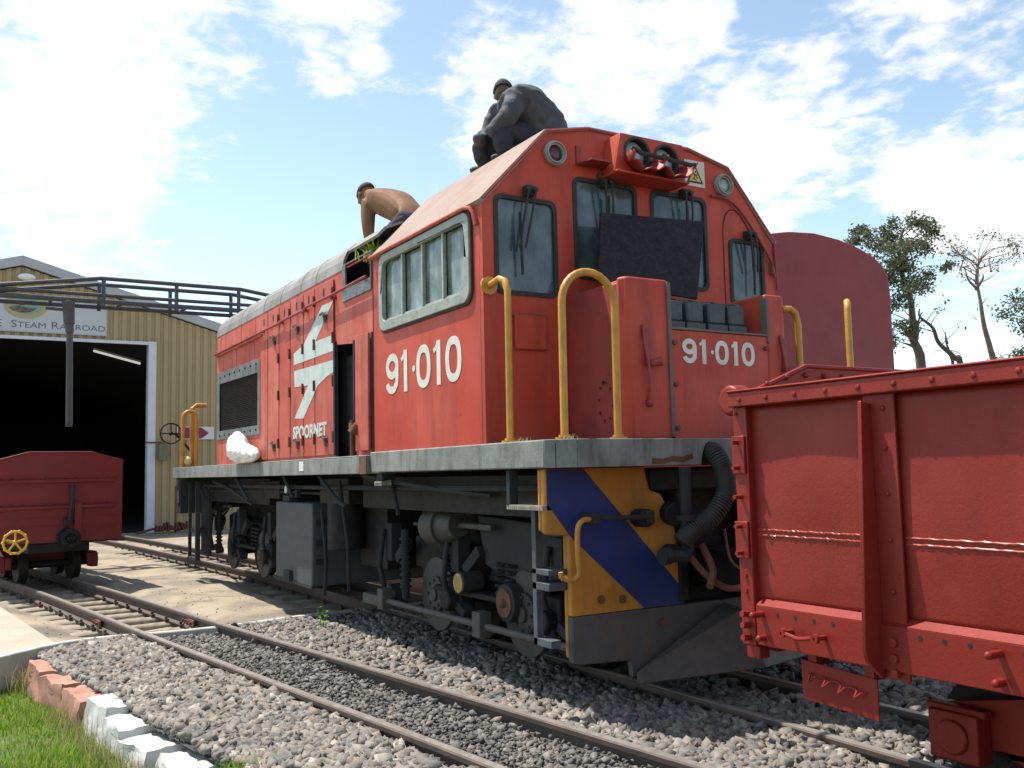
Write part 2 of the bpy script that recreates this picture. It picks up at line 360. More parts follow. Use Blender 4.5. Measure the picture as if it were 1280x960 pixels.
# ================================================================== SETTING: ground
def fbm(x, y, s, seed=0.): return mnoise.fractal(Vector((x*s+seed, y*s-seed, seed*.7)), 1., 2., 4)
def sheet(name, xs, ys, zf, mat):
    v = [(x, y, zf(x, y)) for y in ys for x in xs]; nx = len(xs)
    f = [(j*nx+i, j*nx+i+1, (j+1)*nx+i+1, (j+1)*nx+i) for j in range(len(ys)-1) for i in range(nx-1)]
    mb = MB(); mb.add(v, f); return mb.build(name, mat, recalc=False, smooth=180)
dirt_m = M('dry dirt', (.20, .155, .10), (.13, .11, .07), 1.1, .95, dirt=(.08, .10, .035), dirt_amt=.6, dsc=(.5, .5, .5), bump=1, bsc=30)
props(single(MB().add([(-900,-900,-.34),(900,-900,-.34),(900,900,-.34),(-900,900,-.34)], [(0,1,2,3)]), 'ground', dirt_m, None, None, recalc=False), kind='structure')
def lin(a, b, n): return [a+(b-a)*i/(n-1) for i in range(n)]
sand_m = M('dusty yard concrete', (.34, .275, .19), (.19, .16, .12), 1.1, .92, lo=.44, hi=.62, dirt=(.09, .078, .065), dirt_amt=.8, dsc=(1.2, 1.2, 1.2), bump=1., bsc=35, chips=(.15, .13, .10), chip_amt=-.03)
RA = [(7.5,-.30),(4,-.76),(1.6,-1.10),(.3,-1.27),(-1.35,-1.50),(-3.57,-1.80),(-5.14,-1.99),(-7.07,-2.24),(-9,-2.54),(-12,-3.06),(-16,-3.75),(-19.5,-4.3),(-24,-5.)]
def rail_pts(pts, off=0.):
    P = spl([(x,y,0) for x,y in pts], 8)
    if off:
        Q = []
        for i, p in enumerate(P):
            t = (P[min(i+1,len(P)-1)]-P[max(i-1,0)]).normalized(); Q.append(p+Vector((t.y,-t.x,0))*(-off))
        P = Q
    return P
RB = [(9,.34),(0,.34),(-6.,.34),(-9,.22),(-12,.02),(-16,-.3),(-20,-.75),(-24,-1.3)]
A_r = rail_pts(RA); A_l = rail_pts(RA, .64)
if A_l[10].y > A_r[10].y: A_l = rail_pts(RA, -.64)
B_far = rail_pts(RB); B_near = rail_pts(RB, .66)
if B_near[10].y > B_far[10].y: B_near = rail_pts(RB, -.66)
def yat(P, x):
    for a, b in zip(P, P[1:]):
        if (a.x-x)*(b.x-x) <= 0: return a.y+(b.y-a.y)*(x-a.x)/(b.x-a.x+1e-9)
    return P[-1].y
def yard_z(x, y):
    n = fbm(x, y, .9, 3.)*.03+fbm(x, y, 5., 9.)*.008
    flat = min(1, max(0, (-2.95-(y-.13*min(0, x+4)))/.25))
    ya = .5*(yat(A_r,x)+yat(A_l,x)); yb = .5*(yat(B_far,x)+yat(B_near,x))
    dip = 0
    for c in (ya, yb):
        d = abs(y-c)
        if d < .82: dip = max(dip, min(1, (.82-d)/.30))
    return (-.075+n)*(1-flat)+(-.055)*flat-dip*.085
xs = lin(-14, -3.72, 150); ys = lin(-6, 1.6, 120)
def clipyard(x, y): return yard_z(x, y)
kerbline = [(-3.95,1.8),(-3.9,-.6),(-3.74,-1.5),(-3.70,-2.1),(-3.78,-2.75),(-3.68,-3.1),(-3.42,-3.42),(-3.0,-3.9),(-2.4,-4.6),(-1.2,-6.0),(1,-8.5)]
def kx(y):
    for a, b in zip(kerbline, kerbline[1:]):
        if (a[1]-y)*(b[1]-y) <= 0: return a[0]+(b[0]-a[0])*(y-a[1])/(b[1]-a[1])
    return kerbline[0][0] if y > 0 else kerbline[-1][0]
def yard():
    mb = MB(); nx, ny = 190, 150; v = []
    for j in range(ny):
        y = 1.7-10.1*j/(ny-1); x1 = kx(y)-.04
        for i in range(nx):
            t = i/(nx-1); x = x1-(14+x1)*0-(x1+14)*(t**1.25); v.append((x, y, yard_z(x, y)))
    f = [(j*nx+i, j*nx+i+1, (j+1)*nx+i+1, (j+1)*nx+i) for j in range(ny-1) for i in range(nx-1)]
    mb.add(v, f); return mb.build('yard', sand_m, smooth=180)
props(yard(), kind='structure')
props(single(MB().box(-60,-40,-.5,-13.9,30,-.10), 'yard_far', sand_m, None, None, recalc=False), kind='structure')
props(single(MB().box(-14,-40,-.5,-2.0,-8.3,-.11), 'yard_side', sand_m, None, None, recalc=False), kind='structure')
props(single(MB().box(-13.9,1.65,-.5,-4.0,30,-.12), 'yard_behind', sand_m, None, None, recalc=False), kind='structure')
conc = M('pale kerb concrete', (.55, .53, .47), (.42, .40, .35), 5, .85, dirt=(.2, .18, .14), dirt_amt=.7, dsc=(4, 4, 2), bump=.8, bsc=50)
kp = [(p.x, p.y, 0) for p in spl([(a,b,0) for a,b in kerbline], 6)]
mb = MB(); mb.sweep([(-.045,-.34),(.05,-.34),(.05,-.035),(-.045,-.03)], kp)
props(mb.build('kerb', conc, bevel=.012), kind='structure')
pad_m = M('pale concrete pad', (.43, .38, .29), (.36, .32, .25), 1.2, .9, dirt=(.22, .19, .15), dirt_amt=.5, dsc=(1, 1, 1), bump=.6, bsc=40)
padp = [(-3.74,-3.08),(-6.6,-3.36),(-9,-3.72),(-13.9,-4.5),(-13.9,-8.2),(.75,-8.2)]+[(a-.03,b) for a,b in kerbline[::-1] if -8 < b < -3.09]
props(single(MB().plate(padp, [], 'z', -.06, -.036), 'concrete_pad', pad_m, None, None, smooth=0), kind='structure')
# ballast bed, with kerb of painted stones between it and the grass
KS = [(-3.45,-3.22),(-3.0,-3.18),(-2.3,-3.04),(-1.75,-2.94),(-1.15,-2.88),(-.5,-2.78),(.1,-2.66),(.75,-2.6),(1.6,-2.5),(3.0,-2.45),(5,-2.6),(8,-2.9)]
def ksy(x):
    for a, b in zip(KS, KS[1:]):
        if (a[0]-x)*(b[0]-x) <= 0: return a[1]+(b[1]-a[1])*(x-a[0])/(b[0]-a[0])
    return KS[0][1] if x < 0 else KS[-1][1]
def bal_z(x, y):
    z = -.068+fbm(x, y, 1.1, 5.)*.025
    ya = .5*(yat(A_r,x)+yat(A_l,x))
    if abs(y-ya) < .26: z -= .02
    if y > ya+.36: z += .01
    e = y-ksy(x)
    if e < .5: z -= .05*(1-max(0,e)/.5)
    return z
bed_m = M('dark gap ballast bed', (.05, .047, .043), (.08, .073, .062), 9, .95, bump=1, bsc=90)  # bed colour darkened so the gaps between stones look shaded
def bed():
    nx, ny = 120, 70; v = []
    for j in range(ny):
        for i in range(nx):
            x = -3.76+12.5*(i/(nx-1))**1.3; y0 = ksy(x)+.02; y = y0+(4.5-y0)*(j/(ny-1))**1.2; v.append((x, y, bal_z(x,y)-.012))
    f = [(j*nx+i, j*nx+i+1, (j+1)*nx+i+1, (j+1)*nx+i) for j in range(ny-1) for i in range(nx-1)]
    mb = MB(); mb.add(v, f); return mb.build('ballast_bed', bed_m, smooth=180)
props(bed(), kind='structure')
def stone_mat():
    m = bpy.data.materials.new('ballast stone'); m.use_nodes = True; nt = m.node_tree; N = nt.nodes; L = nt.links; b = N['Principled BSDF']
    at = N.new('ShaderNodeAttribute'); at.attribute_name = 'tone'
    cr = N.new('ShaderNodeValToRGB'); e = cr.color_ramp.elements; e[0].color = (.07,.066,.06,1); e[1].color = (.46,.42,.35,1)
    for p, c in ((.3,(.14,.13,.118,1)),(.55,(.215,.198,.175,1)),(.70,(.235,.185,.14,1)),(.86,(.31,.285,.245,1))): q = e.new(p); q.color = c
    L.new(at.outputs['Fac'], cr.inputs[0])
    n = N.new('ShaderNodeTexNoise'); n.inputs['Scale'].default_value = 45; n.inputs['Detail'].default_value = 5
    x = N.new('ShaderNodeMix'); x.data_type = 'RGBA'; x.blend_type = 'MULTIPLY'; x.inputs[0].default_value = .5
    L.new(cr.outputs[0], x.inputs[6]); L.new(n.outputs['Fac'], x.inputs[7])
    x2 = N.new('ShaderNodeMix'); x2.data_type = 'RGBA'; x2.blend_type = 'MULTIPLY'; x2.inputs[0].default_value = 1; L.new(x.outputs[2], x2.inputs[6]); x2.inputs[7].default_value = (1.25,1.25,1.25,1)
    L.new(x2.outputs[2], b.inputs['Base Color']); b.inputs['Roughness'].default_value = .85
    bp = N.new('ShaderNodeBump'); bp.inputs['Strength'].default_value = .5; bp.inputs['Distance'].default_value = .003; L.new(n.outputs['Fac'], bp.inputs['Height']); L.new(bp.outputs[0], b.inputs['Normal'])
    return m
def stones(name, pos, size, mat, tone):
    bm = bmesh.new(); bmesh.ops.create_cube(bm, size=1.45); bmesh.ops.triangulate(bm, faces=bm.faces); bmesh.ops.poke(bm, faces=bm.faces[:3]); bm.verts.ensure_lookup_table(); bv = np.array([v.co[:] for v in bm.verts]); bf = np.array([[v.index for v in f.verts] for f in bm.faces]); bm.free()
    n = len(pos); nv = len(bv)
    V = np.repeat(bv[None], n, 0)*(1+rng.uniform(-.52, .34, (n, nv, 3)))
    V *= np.stack([rng.uniform(.8,1.5,n), rng.uniform(.6,1.05,n), rng.uniform(.35,.75,n)], 1)[:,None,:]
    a, b_, c = rng.uniform(0,2*np.pi,n), rng.normal(0,.5,n), rng.normal(0,.5,n)
    def rot(ax, t):
        Z = np.zeros((n,3,3)); i, j = [(1,2),(2,0),(0,1)][ax]; Z[:,ax,ax] = 1; Z[:,i,i] = np.cos(t); Z[:,j,j] = np.cos(t); Z[:,i,j] = -np.sin(t); Z[:,j,i] = np.sin(t); return Z
    Rm = rot(2,a)@rot(0,b_)@rot(1,c)
    V = np.einsum('nij,nkj->nki', Rm, V)*size[:,None,None]+pos[:,None,:]
    F = (bf[None]+(np.arange(n)*nv)[:,None,None]).reshape(-1,3)
    me = bpy.data.meshes.new(name); me.vertices.add(n*nv); me.vertices.foreach_set('co', V.ravel())
    me.loops.add(len(F)*3); me.loops.foreach_set('vertex_index', F.ravel().astype(np.int32)); me.polygons.add(len(F))
    me.polygons.foreach_set('loop_start', np.arange(0,len(F)*3,3,dtype=np.int32)); me.polygons.foreach_set('loop_total', np.full(len(F),3,dtype=np.int32)); me.update(calc_edges=True)
    at = me.attributes.new('tone', 'FLOAT', 'POINT'); at.data.foreach_set('value', np.repeat(tone, nv).astype(np.float32))
    me.materials.append(mat); o = bpy.data.objects.new(name, me); COL.objects.link(o); return o
def ballast():
    P = []; Sz = []; T = []
    def zone(n, x0, x1, y0f, y1f, s0, s1, test=None, k=1., tl=0., th=1.):
        for _ in range(n):
            x = random.uniform(x0, x1); y = random.uniform(y0f(x), y1f(x))
            if test and not test(x, y): continue
            s = random.uniform(s0, s1)*k; P.append((x, y, bal_z(x,y)+random.uniform(-.004, .018)+s*.15)); Sz.append(s)
            T.append(min(1,max(0,random.betavariate(2.2,2.2)*(th-tl)+tl+.10*fbm(x,y,2.2,2.))))
    ya = lambda x: .5*(yat(A_r,x)+yat(A_l,x))
    notrail = lambda x, y: min(abs(y-yat(A_r,x)), abs(y-yat(A_l,x))) > .055
    zone(13500, -3.72, 1.8, lambda x: ksy(x)+.04, lambda x: ya(x)-.36, .016, .046, notrail, 1, .12, .98)
    zone(12500, -3.72, 1.8, lambda x: ya(x)+.36, lambda x: .1, .016, .042, lambda x,y: notrail(x,y) and abs(y+.32) > .05, 1, .12, .95)
    zone(15000, -3.72, 2.2, lambda x: ya(x)-.27, lambda x: ya(x)+.27, .006, .016, None, 1, 0, .42)
    zone(1600, -3.72, 2.2, lambda x: ya(x)-.27, lambda x: ya(x)+.27, .016, .03, None, 1, .1, .7)
    zone(9000, 1.2, 4.6, lambda x: ya(x)+.36, lambda x: 1.4, .018, .036, lambda x,y: notrail(x,y) and abs(y+.32) > .05 and abs(y-.34) > .05, 1, .15, 1)
    zone(5000, 1.8, 8, lambda x: ksy(x)+.04, lambda x: 3., .024, .045, lambda x,y: notrail(x,y) and abs(y+.32) > .06 and abs(y-.34) > .06, 1, .15, 1)
    zone(5000, -3.7, 2, lambda x: .1, lambda x: 3.5, .024, .045, lambda x,y: abs(y-.34) > .06, 1, .1, .9)
    return props(stones('ballast', np.array(P), np.array(Sz), stone_mat(), np.array(T)), 'loose grey and brown ballast stones between and beside the tracks', 'ballast', kind='stuff')
ballast()
# pebbles and grit on the yard
def grit():
    P = []; Sz = []; T = []
    for _ in range(350):
        x = random.uniform(-9,-3.9); y = random.uniform(-3.2,-.6); s = random.uniform(.003,.010); P.append((x,y,yard_z(x,y)+s*.4)); Sz.append(s); T.append(random.uniform(.6,1.))
    props(stones('grit', np.array(P), np.array(Sz), MATS.get('st') or bpy.data.materials['ballast stone'], np.array(T)), 'scattered grit on the dusty concrete of the yard', 'grit', kind='stuff')
grit()
# ------------------------------------------------------------------ rails and sleepers
RP = [(-.055,-.115),(.055,-.115),(.055,-.105),(.010,-.092),(.010,-.034),(.028,-.028),(.029,-.006),(.022,0),(-.022,0),(-.029,-.006),(-.028,-.028),(-.010,-.034),(-.010,-.092),(-.055,-.105)]
RH = [(-.021,.0005),(.021,.0005),(.020,.0025),(-.020,.0025)]
def rail(P, label, group):
    t = thing('rail', label, 'rail', (P[0].x, P[0].y, -.115), 0, group)
    Q = [p-Vector((P[0].x, P[0].y, -.115)) for p in P]
    a = MB(); a.sweep(RP, Q); a.build('rail_web', rail_m, t, smooth=30)
    b = MB(); b.sweep(RH, Q); b.build('rail_head', railtop, t, smooth=30)
rail(A_l, 'nearest rail of the empty track, running past the kerb stones', None)
rail(A_r, 'second rail of the empty track, on the locomotive side', None)
rail(B_near, 'near rail of the track the locomotive stands on', None)
rail(B_far, 'far rail under the locomotive, behind its near rail', None)
sleep_m = M('dusty steel sleeper', (.40, .34, .25), (.26, .21, .15), 5, .85, dirt=(.13, .08, .055), dirt_amt=.6, dsc=(4, 4, 4), bump=.8, bsc=40)
def sleeper_proto():
    """pressed steel trough sleeper, rounded top, closed flared ends, rail clips"""
    t = thing('sleeper', 'steel sleeper', 'sleeper', (0,0,0))
    mb = MB(); L_ = .62; n = 9; st = []
    for i, (x, w, h) in enumerate([(-.66,.085,-.055),(-.62,.08,-.012),(-.54,.072,.0),(-.3,.066,.004),(0,.066,.004),(.3,.066,.004),(.54,.072,.0),(.62,.08,-.012),(.66,.085,-.055)]):
        for k in range(9):
            a = math.pi*k/8; st.append((x, -w*math.cos(a), -.06+(h+.06)*math.sin(a)**.6))
    f = [(i*9+k, i*9+k+1, (i+1)*9+k+1, (i+1)*9+k) for i in range(8) for k in range(8)]+[tuple(range(8,-1,-1)), tuple(range(72,81))]
    mb.add(st, f); mb.build('trough', sleep_m, t)
    for s in (-.33,.33):
        c = MB()
        for e in (-1,1): c.box(s+e*.075-.02,-.03,0,s+e*.075+.02,.03,.03); c.cyl((s+e*.078,0,.02),(s+e*.078,0,.055),.014,n=6)
        c.build('rail_clip', M('clip dark rust', (.085,.05,.035), (.05,.035,.028), 12, .85, bump=.6), t, bevel=.004)
    return t
SP = sleeper_proto(); used = [False]
def place_sleeper(x, y, ang, label, group):
    o = SP if not used[0] else copy_tree(SP); used[0] = True
    o.location = (x, y, -.119); o.rotation_euler = (0,0,ang); props(o, label, 'sleeper', group)
x = -3.98
while x > -10.2:
    ya, yb = yat(A_r,x), yat(A_l,x); d = (yat(A_r,x-.3)-ya)/-.3
    place_sleeper(x, (ya+yb)/2, math.pi/2+math.atan(d), 'dusty steel sleeper under the empty track in the yard concrete', 'sleepers of the empty track')
    x -= .42 if x > -6.5 else .46
x = -4.5
while x > -15.5:
    ya, yb = yat(B_far,x), yat(B_near,x); d = (yat(B_far,x-.3)-ya)/-.3
    place_sleeper(x, (ya+yb)/2, math.pi/2+math.atan(d), 'steel sleeper with its end humped in sand under the locomotive track', 'sleepers of the locomotive track')
    x -= .52
# dark oily timber sleepers hidden in ballast: only rail fishplate with bolts
fp = MB()
for s in (-1,1):
    p = Vector((-4.35, yat(A_r,-4.35), -.06)); fp.box(p.x-.2, p.y+s*.022-.008, -.09, p.x+.2, p.y+s*.022+.008, -.035)
    for k in (-.14,-.05,.05,.14): fp.cyl((p.x+k,p.y+s*.02,-.06),(p.x+k,p.y+s*.055,-.06),.014,n=6)
fo = single(fp, 'fishplate', rust, 'bolted joint plate on the locomotive side rail of the empty track', 'fishplate'); 
fp = MB()
for s in (-1,1):
    p = Vector((-4.9, yat(A_l,-4.9), -.06)); fp.box(p.x-.2, p.y+s*.022-.008, -.09, p.x+.2, p.y+s*.022+.008, -.035)
    for k in (-.14,-.05,.05,.14): fp.cyl((p.x+k,p.y+s*.02,-.06),(p.x+k,p.y+s*.055,-.06),.014,n=6)
single(fp, 'fishplate', rust, 'bolted joint plate on the nearest rail of the empty track', 'fishplate')
# ------------------------------------------------------------------ kerb stones
pinkm = M('weathered pink painted stone', (.44, .23, .16), (.34, .16, .11), 7, .85, dirt=(.22, .13, .10), dirt_amt=.7, dsc=(4, 4, 4), chips=(.25, .2, .17), chip_amt=-.03, bump=1., bsc=30)
whitem = M('whitewashed stone', (.62, .61, .58), (.44, .43, .40), 6, .8, dirt=(.40, .38, .33), dirt_amt=.6, dsc=(4, 4, 4), chips=(.3, .28, .25), chip_amt=-.05, bump=1., bsc=30)
def kerb_stone(x, y, l, w, h, ang, mat, label, seed):
    bm = bmesh.new(); bmesh.ops.create_cube(bm, size=1); bmesh.ops.subdivide_edges(bm, edges=bm.edges, cuts=7, use_grid_fill=True)
    rs = random.Random(seed); tl = rs.uniform(-.08,.08); taper = rs.uniform(.66,.82)
    for v in bm.verts:
        c = v.co; k = 1-(1-taper)*(c.z+.5); c.x *= 1-.10*(c.z+.5); c.y *= k
        p = Vector((c.x*l, c.y*w, (c.z+.5)*h)); q = p*7+Vector((seed*3.1,0,0))
        p += Vector((mnoise.noise(q), mnoise.noise(q+Vector((9,0,0))), mnoise.noise(q+Vector((0,9,0)))))*.026
        q = p*26; p += Vector((mnoise.noise(q), mnoise.noise(q+Vector((9,0,0))), mnoise.noise(q+Vector((0,9,0)))))*.014
        p.z += tl*c.x*h*.6; v.co = p
    me = bpy.data.meshes.new('kerb_stone'); bm.to_mesh(me); bm.free(); me.materials.append(mat); me.shade_smooth(); me.set_sharp_from_angle(angle=R(50))
    o = bpy.data.objects.new('kerb_stone', me); COL.objects.link(o); o.location = (x, y, -.365); o.scale = (1.14,1.05,1); o.rotation_euler = (0,0,ang); props(o, label, 'kerb stone', 'painted stones edging the ballast')
for i, (x, y, l, w, h, a, m, lb) in enumerate([
    (-3.10,-3.17,.44,.24,.27,.10,pinkm,'pink painted kerb stone touching the concrete kerb, first of the row'),
    (-2.62,-3.10,.50,.25,.25,.20,pinkm,'pink painted kerb stone second from the concrete, between two pink ones'),
    (-2.08,-3.02,.46,.27,.24,.12,pinkm,'pink painted kerb stone next to the first white stone'),
    (-1.62,-2.94,.36,.30,.27,.15,whitem,'whitewashed kerb stone right after the pink stones'),
    (-1.22,-2.90,.38,.27,.23,.12,whitem,'second whitewashed kerb stone after the pink ones'),
    (-.80,-2.84,.40,.30,.20,.18,whitem,'third whitewashed kerb stone after the pink ones, lower than its neighbours'),
    (-.36,-2.76,.40,.26,.19,.16,whitem,'last whitewashed kerb stone at the bottom edge of the photo')]):
    kerb_stone(x, y, l, w, h, a, m, lb, i+1)
# ------------------------------------------------------------------ grass
def blade_mat(name, a, b):
    m = bpy.data.materials.new(name); m.use_nodes = True; nt = m.node_tree; N = nt.nodes; L = nt.links; p = N['Principled BSDF']
    at = N.new('ShaderNodeAttribute'); at.attribute_name = 'tone'; x = N.new('ShaderNodeMix'); x.data_type = 'RGBA'; L.new(at.outputs['Fac'], x.inputs[0]); x.inputs[6].default_value = (*a,1); x.inputs[7].default_value = (*b,1)
    L.new(x.outputs[2], p.inputs['Base Color']); p.inputs['Roughness'].default_value = .6; p.inputs['Specular IOR Level'].default_value = .25
    tr = N.new('ShaderNodeBsdfTranslucent'); L.new(x.outputs[2], tr.inputs[0]); ms = N.new('ShaderNodeMixShader'); ms.inputs[0].default_value = .35
    L.new(p.outputs[0], ms.inputs[1]); L.new(tr.outputs[0], ms.inputs[2]); L.new(ms.outputs[0], N['Material Output'].inputs[0]); return m
gm = blade_mat('grass blade', (.15,.31,.022), (.36,.45,.06)); gdry = blade_mat('dry stalk', (.30,.28,.10), (.42,.36,.17))
def blades(name, roots, hts, mat, lean=.5, w=.0035):
    n = len(roots); roots = np.array(roots); h = np.array(hts); a = rng.uniform(0,2*np.pi,n); l = rng.uniform(.1,1,n)*lean
    d = np.stack([np.cos(a), np.sin(a), np.zeros(n)],1); s = np.stack([-np.sin(a), np.cos(a), np.zeros(n)],1)*w
    up = np.array([0,0,1.])
    V = np.stack([roots-s, roots+s, roots+s*.8+d*(h*l*.3)[:,None]+up*(h*.6)[:,None], roots-s*.8+d*(h*l*.3)[:,None]+up*(h*.6)[:,None], roots+d*(h*l)[:,None]+up*h[:,None]],1)
    F4 = np.array([[0,1,2,3]]); base = (np.arange(n)*5)
    loops = np.concatenate([(F4[0][None]+base[:,None]), (np.array([3,2,4])[None]+base[:,None])],1).ravel()
    st = np.stack([np.arange(n)*7, np.arange(n)*7+4],1).ravel(); tot = np.tile([4,3], n)
    me = bpy.data.meshes.new(name); me.vertices.add(n*5); me.vertices.foreach_set('co', V.ravel()); me.loops.add(n*7); me.loops.foreach_set('vertex_index', loops.astype(np.int32))
    me.polygons.add(n*2); me.polygons.foreach_set('loop_start', st.astype(np.int32)); me.polygons.foreach_set('loop_total', tot.astype(np.int32)); me.update(calc_edges=True)
    at = me.attributes.new('tone','FLOAT','POINT'); at.data.foreach_set('value', np.repeat(rng.uniform(0,1,n)**1.5,5).astype(np.float32)); me.materials.append(mat)
    o = bpy.data.objects.new(name, me); COL.objects.link(o); return o
def gz(x, y): return -.285+fbm(x, y, 1.3, 8.)*.03
lawn_m = M('lawn soil', (.07, .12, .02), (.12, .14, .04), 8, .95, bump=1, bsc=60)
mb = MB(); nx, ny = 60, 40
v = []
for j in range(ny):
    y = -2.35-6.5*(j/(ny-1))**1.3
    for i in range(nx):
        x = max(-3.9, kx(y) if y < -3.2 else -3.5)+(10)*(i/(nx-1))**1.3; yy = min(y, ksy(x)-.03); v.append((x, yy, gz(x,yy)-.01))
mb.add(v, [(j*nx+i, j*nx+i+1, (j+1)*nx+i+1, (j+1)*nx+i) for j in range(ny-1) for i in range(nx-1)])
props(mb.build('lawn', lawn_m, smooth=180), kind='structure')
rt = []; hh = []
while len(rt) < 26000:
    x = random.uniform(-3.6, 1.2); y = random.uniform(-4.6, -2.7)
    if y > ksy(x)-.12 or (y < -3.2 and x < kx(y)+.05): continue
    k = fbm(x,y,1.6,4.)
    if random.random() > .85+k: continue
    rt.append((x,y,gz(x,y)-.01)); hh.append(random.uniform(.018,.05)*(1+.8*max(0,k))+(.03 if random.random()<.04 else 0))
props(blades('grass', rt, hh, gm, .8, .0028), 'bright green short grass beside the painted kerb stones', 'grass', kind='stuff')
def tuft(cx, cy, z0, r, n, h0, h1, mat, label, w=.0025, lean=.9):
    rt = [(cx+random.gauss(0,r), cy+random.gauss(0,r), z0) for _ in range(n)]
    return props(settle(blades('grass_tuft', rt, [random.uniform(h0,h1) for _ in rt], mat, lean, w)), label, 'grass tuft')
tuft(.18,-2.62,-.17,.06,170,.06,.15,gm,'green grass tuft at the end of the white kerb stones, photo bottom')
tuft(-3.25,-3.32,-.27,.05,90,.08,.2,gdry,'dry yellow grass tuft in the corner of concrete kerb and pink stone')
tuft(-3.28,-1.16,1.405,.05,40,.03,.09,gm,'small green weed growing on the sill below the hood doors',lean=1.3)
tuft(-1.84,-1.10,2.86,.05,110,.06,.17,gm,'green weeds sprouting from the hood opening behind the cab roof', .004, 1.4)
for (px,py,lb) in ((.34,-1.17,'dry grass at the foot of the cab corner handrail'),(.70,-1.1,'dry grass on the front sill at the foot of the yellow hoop')):
    tuft(px,py,1.405,.03,30,.01,.035,gdry,lb,.0015,1.6)
def weeds():
    rt = []; hh = []
    for _ in range(700):
        x = random.uniform(-2.2,.3); rt.append((x, ksy(x)-.22+random.gauss(0,.05), -.29)); hh.append(random.uniform(.05,.18))
    props(blades('weeds', rt, hh, gdry, .7, .0022), 'thin dry weeds standing along the white kerb stones', 'weeds', kind='stuff')
weeds()
def dryblades():
    rt = []; hh = []
    while len(rt) < 3500:
        x = random.uniform(-3.6, 1.2); y = random.uniform(-4.6, -2.7)
        if y > ksy(x)-.14 or (y < -3.2 and x < kx(y)+.05) or fbm(x,y,2.2,12.) < random.uniform(-.3,.3): continue
        rt.append((x,y,gz(x,y)-.01)); hh.append(random.uniform(.015,.045))
    props(blades('dry_grass', rt, hh, gdry, 1.0, .003), 'dry yellowed blades scattered through the green lawn', 'grass', kind='stuff')
dryblades()
leafm = blade_mat('seedling leaf', (.20,.40,.03), (.36,.52,.06))
def seedling(x, y, z):
    t = thing('seedling', 'lone bright green seedling in the ballast beside the locomotive shadow', 'plant', (x,y,z))
    st = MB(); lf = MB()
    for k in range(3):
        a = k*2.1; top = Vector((math.cos(a)*.04, math.sin(a)*.04, .17+.03*k)); pts = spl([(0,0,0), tuple(top*.5+Vector((0,0,.02))), tuple(top)], 4); st.tube(pts, .003, 5)
        for j in range(11):
            p = pts[min(len(pts)-1, 2+j*len(pts)//12)]; b = random.uniform(0,6.28); d = Vector((math.cos(b), math.sin(b), random.uniform(-.1,.5))).normalized(); u = d.cross(Vector((0,0,1))).normalized(); L_ = random.uniform(.022,.04)
            c = p+d*.01; lf.add([c, c+d*L_*.5+u*L_*.4, c+d*L_+Vector((0,0,-.006)), c+d*L_*.5-u*L_*.4], [(0,1,2,3)])
    st.build('stem', gm, t); lf.build('leaves', leafm, t, recalc=False, smooth=0)
seedling(-3.0,-1.12,-.09)
# ================================================================== LOCOMOTIVE (front cab face x=0, centre line y=0, rail top z=0)
loco = thing('diesel_locomotive', 'faded red narrow gauge diesel locomotive numbered 91-010 with yellow handrails', 'locomotive', (0,0,0))
def LP(mb, name, mat, parent=loco, **k): return mb.build(name, mat, parent, **k)
CP = [(-1.2,1.40),(-1.2,2.85),(-.74,3.33),(-.42,3.40),(.42,3.40),(.78,3.32),(1.2,2.85),(1.2,1.40)]
W1 = rr(-1.11,2.30,-.685,2.885,.05); W2 = rr(-.535,2.44,-.05,3.07,.05); W3 = rr(.085,2.44,.555,3.07,.05); W4 = rr(.775,2.36,1.085,2.82,.05)
SW = rr(-1.485,2.27,-.14,2.80,.07)
# --- cab
cab = MB(); cab.plate([p for p in CP], [W1,W2,W3,W4], 'x', -.035, 0)
cab.plate([(-.75,1.40),(-.75,3.33),(-.42,3.40),(.42,3.40),(.75,3.33),(.75,1.4)], [], 'x', -1.66, -1.63)
LP(cab, 'cab_front', red, smooth=0)
cs = MB(); cs.plate([(-1.655,1.40),(-.036,1.40),(-.036,2.85),(-1.655,2.85)], [SW], 'y', -1.2, -1.165)
cabside = LP(cs, 'cab_side', red, bevel=.006)
cs = MB(); cs.plate([(-1.655,1.40),(-.036,1.40),(-.036,2.85),(-1.655,2.85)], [rr(-1.4,2.27,-.14,2.8,.07)], 'y', 1.165, 1.2)
LP(cs, 'cab_side', red, bevel=.006)
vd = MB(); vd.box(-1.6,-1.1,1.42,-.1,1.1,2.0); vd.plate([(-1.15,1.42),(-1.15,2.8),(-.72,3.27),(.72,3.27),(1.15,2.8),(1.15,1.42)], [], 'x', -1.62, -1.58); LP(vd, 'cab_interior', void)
seat = MB(); seat.box(-.9,-.8,2.0,-.5,-.4,2.25); seat.box(-.98,-.8,2.2,-.9,-.4,2.75); LP(seat, 'driver_seat', dark, bevel=.03)
# roof sheets
def roofsweep(prof, x0, x1, th):
    o = [(y,z) for y,z in prof]; inner = [(y*(1-th/1.2), z-th) for y,z in prof]; pts = o+inner[::-1]; mb = MB()
    n = len(o)
    for i in range(n-1):
        q = [o[i], o[i+1], inner[i+1], inner[i]]
        v = [(x0,*p) for p in q]+[(x1,*p) for p in q]
        mb.add(v, [(0,1,2,3),(7,6,5,4),(0,4,5,1),(1,5,6,2),(2,6,7,3),(3,7,4,0)])
    return mb
rf = roofsweep([(-1.225,2.842),(-.745,3.347),(-.42,3.417),(.42,3.417),(.785,3.337),(1.225,2.842)], -1.66, .012, .022)
roof = LP(rf, 'cab_roof', roofc, smooth=25)
dr = MB(); dr.tube([(-1.64,-1.235,2.828),(-.16,-1.235,2.828),(-.10,-1.23,2.815),(-.07,-1.222,2.78),(-.05,-1.215,2.70)], .013, 8); LP(dr, 'drip_rail', redf, roof)
